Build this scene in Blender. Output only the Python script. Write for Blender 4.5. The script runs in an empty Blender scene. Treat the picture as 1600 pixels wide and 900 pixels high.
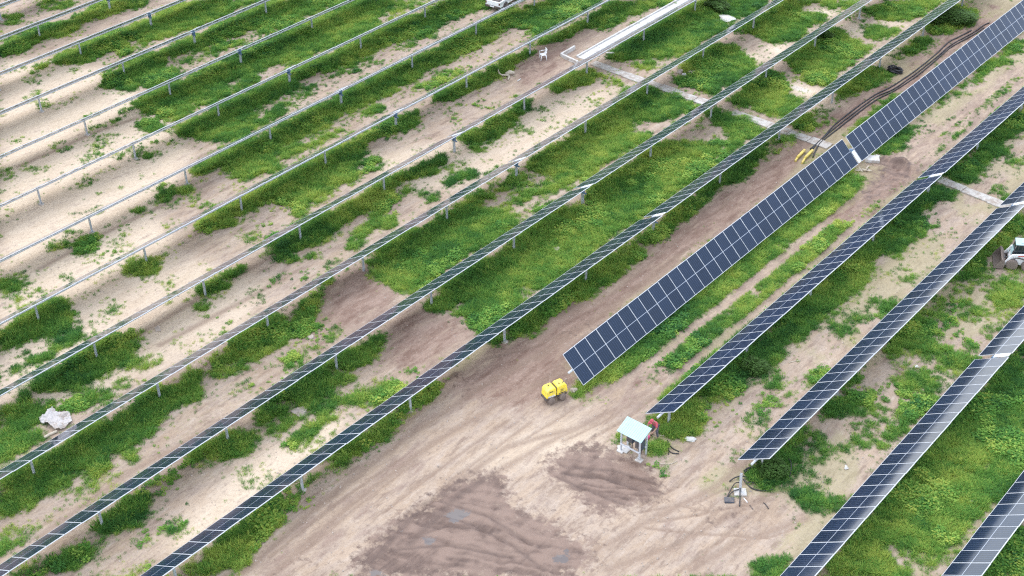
# Solar farm under construction seen from a drone, built in metres.
# Y runs along the tracker rows, X across them, Z up.
import bpy, math, random
import numpy as np
from mathutils import Vector, Matrix, Euler

random.seed(7)
rng = np.random.default_rng(11)
S = bpy.context.scene
COL = S.collection
R = math.radians

# ------------------------------------------------------------------ camera (position and aim of the drone)
F_PX, CW, CH = 2155.22, 1600.0, 900.0
AZ, PITCH, ROLL = 0.7130736, 0.6111687, -0.0229186
TUBE = 1.5                       # height of the tracker axis over the ground
CAM = np.array([0.0, 0.0, 54.392 + TUBE])
fw = np.array([-math.sin(AZ)*math.cos(PITCH), math.cos(AZ)*math.cos(PITCH), -math.sin(PITCH)])
rt = np.cross(fw, [0, 0, 1.0]); rt /= np.linalg.norm(rt)
up = np.cross(rt, fw)
rt, up = math.cos(ROLL)*rt + math.sin(ROLL)*up, -math.sin(ROLL)*rt + math.cos(ROLL)*up

def at(px, py, z=0.0):
    """surveyed position: a point of the 1600 x 900 photograph taken down to height z"""
    d = fw + (px-CW/2)/F_PX*rt - (py-CH/2)/F_PX*up
    p = CAM + d*((z-CAM[2])/d[2])
    return Vector((p[0], p[1], z))

def to_px(X, Y, Z=0.0):
    dx, dy, dz = X-CAM[0], Y-CAM[1], Z-CAM[2]
    w = dx*fw[0]+dy*fw[1]+dz*fw[2]
    w = np.where(w < 1.0, 1.0, w)
    return (CW/2+F_PX*(dx*rt[0]+dy*rt[1]+dz*rt[2])/w, CH/2-F_PX*(dx*up[0]+dy*up[1]+dz*up[2])/w)

cam = bpy.data.cameras.new('camera'); cam_o = bpy.data.objects.new('camera', cam); COL.objects.link(cam_o)
cam.sensor_width = 36.0; cam.lens = 36.0*F_PX/CW; cam.clip_start = 0.5; cam.clip_end = 6000
cam_o.matrix_world = Matrix(((rt[0], up[0], -fw[0], CAM[0]), (rt[1], up[1], -fw[1], CAM[1]), (rt[2], up[2], -fw[2], CAM[2]), (0, 0, 0, 1)))
S.camera = cam_o

# ------------------------------------------------------------------ light: bright overcast
SUN_EL, SUN_AZ = R(57), R(272)    # compass bearing of the sun, from +Y clockwise
wd = bpy.data.worlds.new('World'); S.world = wd; wd.use_nodes = True
nt = wd.node_tree; N = nt.nodes; Lk = nt.links; N.clear()
sky = N.new('ShaderNodeTexSky'); sky.sky_type = 'NISHITA'; sky.sun_disc = False
sky.sun_elevation = SUN_EL; sky.sun_rotation = SUN_AZ; sky.altitude = 100; sky.air_density = 1.0; sky.dust_density = 2.0
tc = N.new('ShaderNodeTexCoord'); mp = N.new('ShaderNodeMapping'); mp.inputs['Scale'].default_value = (1.6, 1.6, 3.2)
no = N.new('ShaderNodeTexNoise'); no.inputs['Scale'].default_value = 1.7; no.inputs['Detail'].default_value = 5; no.inputs['Roughness'].default_value = .55
rp = N.new('ShaderNodeValToRGB'); rp.color_ramp.elements[0].position = .36; rp.color_ramp.elements[1].position = .62
mx = N.new('ShaderNodeMixRGB'); mx.inputs['Color2'].default_value = (8.6, 8.9, 9.4, 1)
mv = N.new('ShaderNodeMath'); mv.operation = 'MULTIPLY_ADD'; mv.inputs[1].default_value = .45; mv.inputs[2].default_value = .40
bg = N.new('ShaderNodeBackground'); bg.inputs['Strength'].default_value = .115
ow = N.new('ShaderNodeOutputWorld')
Lk.new(tc.outputs['Generated'], mp.inputs['Vector']); Lk.new(mp.outputs['Vector'], no.inputs['Vector'])
Lk.new(no.outputs['Fac'], rp.inputs['Fac']); Lk.new(rp.outputs['Color'], mv.inputs[0]); Lk.new(mv.outputs[0], mx.inputs['Fac'])
sz = N.new('ShaderNodeSeparateXYZ'); Lk.new(tc.outputs['Generated'], sz.inputs[0])
hz = N.new('ShaderNodeMapRange'); hz.inputs['From Min'].default_value = 0; hz.inputs['From Max'].default_value = .36; hz.inputs['To Min'].default_value = 1; hz.inputs['To Max'].default_value = 0; hz.interpolation_type = 'SMOOTHERSTEP'
Lk.new(sz.outputs['Z'], hz.inputs['Value'])
cl = N.new('ShaderNodeMixRGB'); cl.inputs['Color1'].default_value = (6.7, 7.2, 8.3, 1); cl.inputs['Color2'].default_value = (15.5, 15.7, 16.2, 1)   # thin bright cloud towards the horizon
Lk.new(hz.outputs[0], cl.inputs['Fac']); Lk.new(cl.outputs['Color'], mx.inputs['Color2'])
Lk.new(sky.outputs['Color'], mx.inputs['Color1']); Lk.new(mx.outputs['Color'], bg.inputs['Color']); Lk.new(bg.outputs[0], ow.inputs['Surface'])
sl = bpy.data.lights.new('sun', 'SUN'); sl.energy = .45; sl.angle = R(60); sl.color = (1, .96, .9)
so = bpy.data.objects.new('sun', sl); COL.objects.link(so)
sd = Vector((math.sin(SUN_AZ)*math.cos(SUN_EL), math.cos(SUN_AZ)*math.cos(SUN_EL), math.sin(SUN_EL)))
so.rotation_euler = sd.to_track_quat('Z', 'Y').to_euler(); so.location = (-60, 60, 80)
vs = S.view_settings; vs.view_transform = 'Standard'; vs.look = 'None'; vs.gamma = 1; vs.exposure = 1.50; vs.use_curve_mapping = False
S.render.engine = 'CYCLES'
S.cycles.max_bounces = 6; S.cycles.diffuse_bounces = 3; S.cycles.glossy_bounces = 3; S.cycles.transmission_bounces = 3
S.cycles.use_denoising = False; S.cycles.pixel_filter_type = 'BLACKMAN_HARRIS'; S.cycles.filter_width = 1.2

# ------------------------------------------------------------------ helpers
def tag(o, label=None, cat=None, group=None, kind=None):
    if label: o['label'] = label
    if cat: o['category'] = cat
    if group: o['group'] = group
    if kind: o['kind'] = kind
    return o

def empty(name, loc, rz=0.0):
    o = bpy.data.objects.new(name, None); COL.objects.link(o)
    o.location = loc; o.rotation_euler = (0, 0, rz); o.empty_display_size = .3
    return o

class MB:
    """collects shapes and links them as ONE mesh object"""
    def __init__(s): s.v = []; s.f = []; s.m = []; s.sm = []
    def add(s, vs, fs, mat=0, smooth=False, M=None):
        b = len(s.v)
        for p in vs:
            p = Vector(p)
            s.v.append(tuple(M @ p if M else p))
        for f in fs: s.f.append([b+i for i in f]); s.m.append(mat); s.sm.append(smooth)
        return s
    def box(s, c, d, mat=0, M=None, rot=None, taper=1.0):
        x, y, z = d[0]/2, d[1]/2, d[2]/2
        vs = [(-x, -y, -z), (x, -y, -z), (x, y, -z), (-x, y, -z), (-x*taper, -y*taper, z), (x*taper, -y*taper, z), (x*taper, y*taper, z), (-x*taper, y*taper, z)]
        T = Matrix.Translation(c) @ (rot.to_matrix().to_4x4() if rot else Matrix())
        if M: T = M @ T
        return s.add(vs, [(3, 2, 1, 0), (4, 5, 6, 7), (0, 1, 5, 4), (1, 2, 6, 5), (2, 3, 7, 6), (3, 0, 4, 7)], mat, False, T)
    def tube(s, pts, r, n=8, mat=0, M=None, cap=True):
        P = [Vector(p) for p in pts]; rings = []
        rr = r if isinstance(r, (list, tuple)) else [r]*len(P)
        prev = None
        vs = []
        for i, p in enumerate(P):
            t = (P[min(i+1, len(P)-1)]-P[max(i-1, 0)]).normalized()
            a = prev if prev is not None else (Vector((0, 0, 1)) if abs(t.z) < .9 else Vector((1, 0, 0)))
            u = (a - t*a.dot(t)).normalized(); w = t.cross(u); prev = u
            for k in range(n):
                an = 2*math.pi*k/n
                vs.append(p+u*math.cos(an)*rr[i]+w*math.sin(an)*rr[i])
        fs = []
        for i in range(len(P)-1):
            for k in range(n):
                fs.append((i*n+k, i*n+(k+1) % n, (i+1)*n+(k+1) % n, (i+1)*n+k))
        s.add(vs, fs, mat, True, M)
        if cap:
            s.add(vs[:n], [tuple(range(n-1, -1, -1))], mat, False, M); s.add(vs[-n:], [tuple(range(n))], mat, False, M)
        return s
    def prism(s, prof, y0, y1, mat=0, M=None, inset=0.0):
        """profile in x,z extruded along y"""
        n = len(prof)
        vs = [(x, y0, z) for x, z in prof]+[(x, y1, z) for x, z in prof]
        fs = [tuple(range(n-1, -1, -1)), tuple(range(n, 2*n))]+[(i, (i+1) % n, n+(i+1) % n, n+i) for i in range(n)]
        area = sum(prof[i][0]*prof[(i+1) % n][1]-prof[(i+1) % n][0]*prof[i][1] for i in range(n))
        if area < 0: pass
        else: fs = [tuple(reversed(f)) for f in fs]
        return s.add(vs, [tuple(reversed(f)) for f in fs], mat, False, M)
    def lathe(s, prof, c, axis='Y', n=20, mat=0, M=None):
        """profile (r, h) turned round an axis through c"""
        vs = []
        for r, h in prof:
            for k in range(n):
                a = 2*math.pi*k/n; p = (r*math.cos(a), h, r*math.sin(a)) if axis == 'Y' else (r*math.cos(a), r*math.sin(a), h)
                vs.append((p[0]+c[0], p[1]+c[1], p[2]+c[2]))
        fs = []
        for i in range(len(prof)-1):
            for k in range(n): fs.append((i*n+k, i*n+(k+1) % n, (i+1)*n+(k+1) % n, (i+1)*n+k))
        s.add(vs, fs, mat, True, M)
        s.add(vs[:n], [tuple(range(n))], mat, False, M); s.add(vs[-n:], [tuple(range(n))], mat, False, M)
        return s
    def mesh(s, name, mats):
        me = bpy.data.meshes.new(name); me.from_pydata(s.v, [], s.f)
        for m in (mats if isinstance(mats, (list, tuple)) else [mats]): me.materials.append(m)
        me.polygons.foreach_set('material_index', s.m); me.polygons.foreach_set('use_smooth', s.sm); me.update()
        return me
    def build(s, name, mats, parent=None, loc=None, bevel=0.0, seg=2, recalc=True):
        me = s.mesh(name, mats)
        if recalc:
            import bmesh
            b = bmesh.new(); b.from_mesh(me); bmesh.ops.remove_doubles(b, verts=b.verts, dist=1e-5); bmesh.ops.recalc_face_normals(b, faces=b.faces); b.to_mesh(me); b.free()
        o = bpy.data.objects.new(name, me); COL.objects.link(o)
        if parent: o.parent = parent
        if loc is not None: o.location = loc
        if bevel:
            m = o.modifiers.new('bevel', 'BEVEL'); m.width = bevel; m.segments = seg; m.limit_method = 'ANGLE'
        return o

def inst(name, me, parent, loc=(0, 0, 0), rot=(0, 0, 0)):
    o = bpy.data.objects.new(name, me); COL.objects.link(o); o.parent = parent; o.location = loc; o.rotation_euler = rot
    return o

# ------------------------------------------------------------------ materials
def mat(name, col, rough=.6, metal=0.0, noise=.0, nscale=6.0, bump=0.0, spec=.5, dirt=None, dirt_amt=0.0, coord='Object'):
    m = bpy.data.materials.new(name); m.use_nodes = True
    t = m.node_tree; p = t.nodes['Principled BSDF']
    p.inputs['Roughness'].default_value = rough; p.inputs['Metallic'].default_value = metal
    p.inputs['Specular IOR Level'].default_value = spec
    p.inputs['Base Color'].default_value = (*col, 1)
    if noise or dirt_amt or bump:
        c = t.nodes.new('ShaderNodeTexCoord'); n = t.nodes.new('ShaderNodeTexNoise')
        n.inputs['Scale'].default_value = nscale; n.inputs['Detail'].default_value = 6; n.inputs['Roughness'].default_value = .65
        t.links.new(c.outputs[coord], n.inputs['Vector'])
        last = None
        if noise:
            r = t.nodes.new('ShaderNodeValToRGB')
            r.color_ramp.elements[0].position = .3; r.color_ramp.elements[1].position = .7
            r.color_ramp.elements[0].color = (*[max(0, x*(1-noise)) for x in col], 1); r.color_ramp.elements[1].color = (*[min(1, x*(1+noise)) for x in col], 1)
            t.links.new(n.outputs['Fac'], r.inputs['Fac']); last = r.outputs['Color']
        if dirt_amt:
            n2 = t.nodes.new('ShaderNodeTexNoise'); n2.inputs['Scale'].default_value = nscale*.6; n2.inputs['Detail'].default_value = 8; n2.inputs['Roughness'].default_value = .7
            t.links.new(c.outputs[coord], n2.inputs['Vector'])
            r2 = t.nodes.new('ShaderNodeValToRGB'); r2.color_ramp.elements[0].position = .62-.3*dirt_amt; r2.color_ramp.elements[1].position = .82-.3*dirt_amt
            t.links.new(n2.outputs['Fac'], r2.inputs['Fac'])
            x = t.nodes.new('ShaderNodeMixRGB'); x.inputs['Color1'].default_value = (*col, 1); x.inputs['Color2'].default_value = (*dirt, 1)
            t.links.new(r2.outputs['Color'], x.inputs['Fac'])
            if last: t.links.new(last, x.inputs['Color1'])
            last = x.outputs['Color']
        if last: t.links.new(last, p.inputs['Base Color'])
        if bump:
            b = t.nodes.new('ShaderNodeBump'); b.inputs['Strength'].default_value = bump; b.inputs['Distance'].default_value = .02
            t.links.new(n.outputs['Fac'], b.inputs['Height']); t.links.new(b.outputs['Normal'], p.inputs['Normal'])
    return m

MUD = (.22, .16, .125)
M = dict(
    alu=mat('anodised_aluminium', (.57, .59, .61), .5, .05, .06, 3),
    galv=mat('galvanised_steel', (.54, .57, .60), .5, .3, .12, 9),
    back=mat('panel_backsheet', (.62, .64, .66), .5, 0, .05, 2),
    drive=mat('blue_grey_drive_paint', (.10, .17, .26), .45, .2, .15, 12),
    ctrl=mat('white_powder_coat', (.78, .80, .82), .4, 0, .04, 5),
    conc=mat('pale_concrete', (.45, .425, .385), .9, 0, .2, 3, .5, dirt=(.29, .23, .18), dirt_amt=.55),
    wconc=mat('whitewashed_concrete', (.58, .57, .54), .85, 0, .12, 3, .4, dirt=(.36, .31, .26), dirt_amt=.55),
    lime=mat('lime_washed_concrete', (.55, .54, .515), .85, 0, .1, 2, .3, dirt=(.38, .33, .28), dirt_amt=.4),
    black=mat('black_plastic_pipe', (.018, .018, .022), .45, 0, .2, 8, dirt=MUD, dirt_amt=.1),
    dark=mat('dark_rubber', (.03, .03, .032), .75, 0, .2, 10, dirt=MUD, dirt_amt=.6),
    yellow=mat('yellow_machine_paint', (.84, .66, .06), .38, 0, .08, 4, dirt=(.50, .40, .18), dirt_amt=.4),
    ypipe=mat('yellow_pipe', (.72, .56, .12), .5, 0, .1, 6, dirt=(.4, .33, .2), dirt_amt=.4),
    drum=mat('muddy_steel_drum', (.20, .16, .135), .8, .1, .25, 14, .6),
    steel=mat('dark_steel', (.10, .10, .105), .55, .4, .2, 9, dirt=MUD, dirt_amt=.5),
    white=mat('white_vehicle_paint', (.80, .80, .79), .3, 0, .03, 3, dirt=(.45, .38, .3), dirt_amt=.22),
    sheetroof=mat('white_sheet_roof', (.37, .53, .54), .45, 0, .06, 2, dirt=(.34, .40, .38), dirt_amt=.4),
    glass=mat('dark_window_glass', (.02, .03, .035), .08, 0),
    lamp=mat('red_lamp_glass', (.10, .012, .01), .2),
    tarp=mat('white_crumpled_plastic', (.50, .47, .45), .6, 0, .1, 3, dirt=(.36, .30, .25), dirt_amt=.5),
    plastic=mat('white_plastic_chair', (.85, .85, .84), .4),
    rock=mat('pale_limestone', (.40, .335, .28), .9, 0, .25, 5, .6),
    wood=mat('weathered_wood', (.46, .40, .31), .85, 0, .2, 10),
    red=mat('faded_red_cloth', (.50, .09, .12), .9, 0, .25, 14, .4),
    pink=mat('pink_cloth', (.60, .10, .22), .9, 0, .2, 12),
    trousers=mat('grey_work_trousers', (.10, .095, .12), .9, 0, .2, 12),
    skin=mat('skin', (.33, .19, .13), .6),
    hair=mat('black_hair', (.02, .016, .014), .7),
    cab=mat('dark_blue_cabinet', (.06, .075, .10), .45, .1, .1, 5),
    redmark=mat('red_marking', (.50, .06, .05), .5),
)

def panel_mat():
    m = bpy.data.materials.new('solar_cells'); m.use_nodes = True
    t = m.node_tree; p = t.nodes['Principled BSDF']; n = t.nodes; L = t.links
    c = n.new('ShaderNodeTexCoord'); sx = n.new('ShaderNodeSeparateXYZ'); L.new(c.outputs['Object'], sx.inputs[0])
    def lines(sock, pitch, width):
        a = n.new('ShaderNodeMath'); a.operation = 'MULTIPLY'; a.inputs[1].default_value = 1/pitch; L.new(sock, a.inputs[0])
        f = n.new('ShaderNodeMath'); f.operation = 'FRACT'; L.new(a.outputs[0], f.inputs[0])
        s = n.new('ShaderNodeMath'); s.operation = 'SUBTRACT'; s.inputs[1].default_value = .5; L.new(f.outputs[0], s.inputs[0])
        b = n.new('ShaderNodeMath'); b.operation = 'ABSOLUTE'; L.new(s.outputs[0], b.inputs[0])
        g = n.new('ShaderNodeMath'); g.operation = 'GREATER_THAN'; g.inputs[1].default_value = .5-width/pitch/2; L.new(b.outputs[0], g.inputs[0])
        return g.outputs[0]
    l1 = lines(sx.outputs['Y'], .186, .012); l2 = lines(sx.outputs['X'], .0965, .003)
    mxm = n.new('ShaderNodeMath'); mxm.operation = 'MAXIMUM'; L.new(l1, mxm.inputs[0]); L.new(l2, mxm.inputs[1])
    ab = n.new('ShaderNodeMath'); ab.operation = 'ABSOLUTE'; L.new(sx.outputs['X'], ab.inputs[0])
    ce = n.new('ShaderNodeMath'); ce.operation = 'LESS_THAN'; ce.inputs[1].default_value = .016; L.new(ab.outputs[0], ce.inputs[0])
    oi = n.new('ShaderNodeObjectInfo')
    r0 = n.new('ShaderNodeValToRGB'); r0.color_ramp.elements[0].color = (.003, .010, .026, 1); r0.color_ramp.elements[1].color = (.006, .017, .042, 1)
    L.new(oi.outputs['Random'], r0.inputs['Fac'])
    a1 = n.new('ShaderNodeMixRGB'); L.new(mxm.outputs[0], a1.inputs['Fac']); L.new(r0.outputs['Color'], a1.inputs['Color1']); a1.inputs['Color2'].default_value = (.06, .085, .15, 1)
    a2 = n.new('ShaderNodeMixRGB'); L.new(ce.outputs[0], a2.inputs['Fac']); L.new(a1.outputs['Color'], a2.inputs['Color1']); a2.inputs['Color2'].default_value = (.38, .42, .48, 1)
    L.new(a2.outputs['Color'], p.inputs['Base Color'])
    p.inputs['Roughness'].default_value = .10; p.inputs['IOR'].default_value = 1.5; p.inputs['Specular IOR Level'].default_value = .38; p.inputs['Specular Tint'].default_value = (.82, .93, 1, 1)
    p.inputs['Sheen Weight'].default_value = .05; p.inputs['Sheen Roughness'].default_value = .4; p.inputs['Sheen Tint'].default_value = (.75, .68, .60, 1)   # dust film
    w = n.new('ShaderNodeTexNoise'); w.inputs['Scale'].default_value = 1.1; w.inputs['Detail'].default_value = 2; L.new(c.outputs['Object'], w.inputs['Vector'])
    b = n.new('ShaderNodeBump'); b.inputs['Strength'].default_value = .03; b.inputs['Distance'].default_value = .02; L.new(w.outputs['Fac'], b.inputs['Height']); L.new(b.outputs['Normal'], p.inputs['Normal'])
    return m
M['cells'] = panel_mat()

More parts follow.
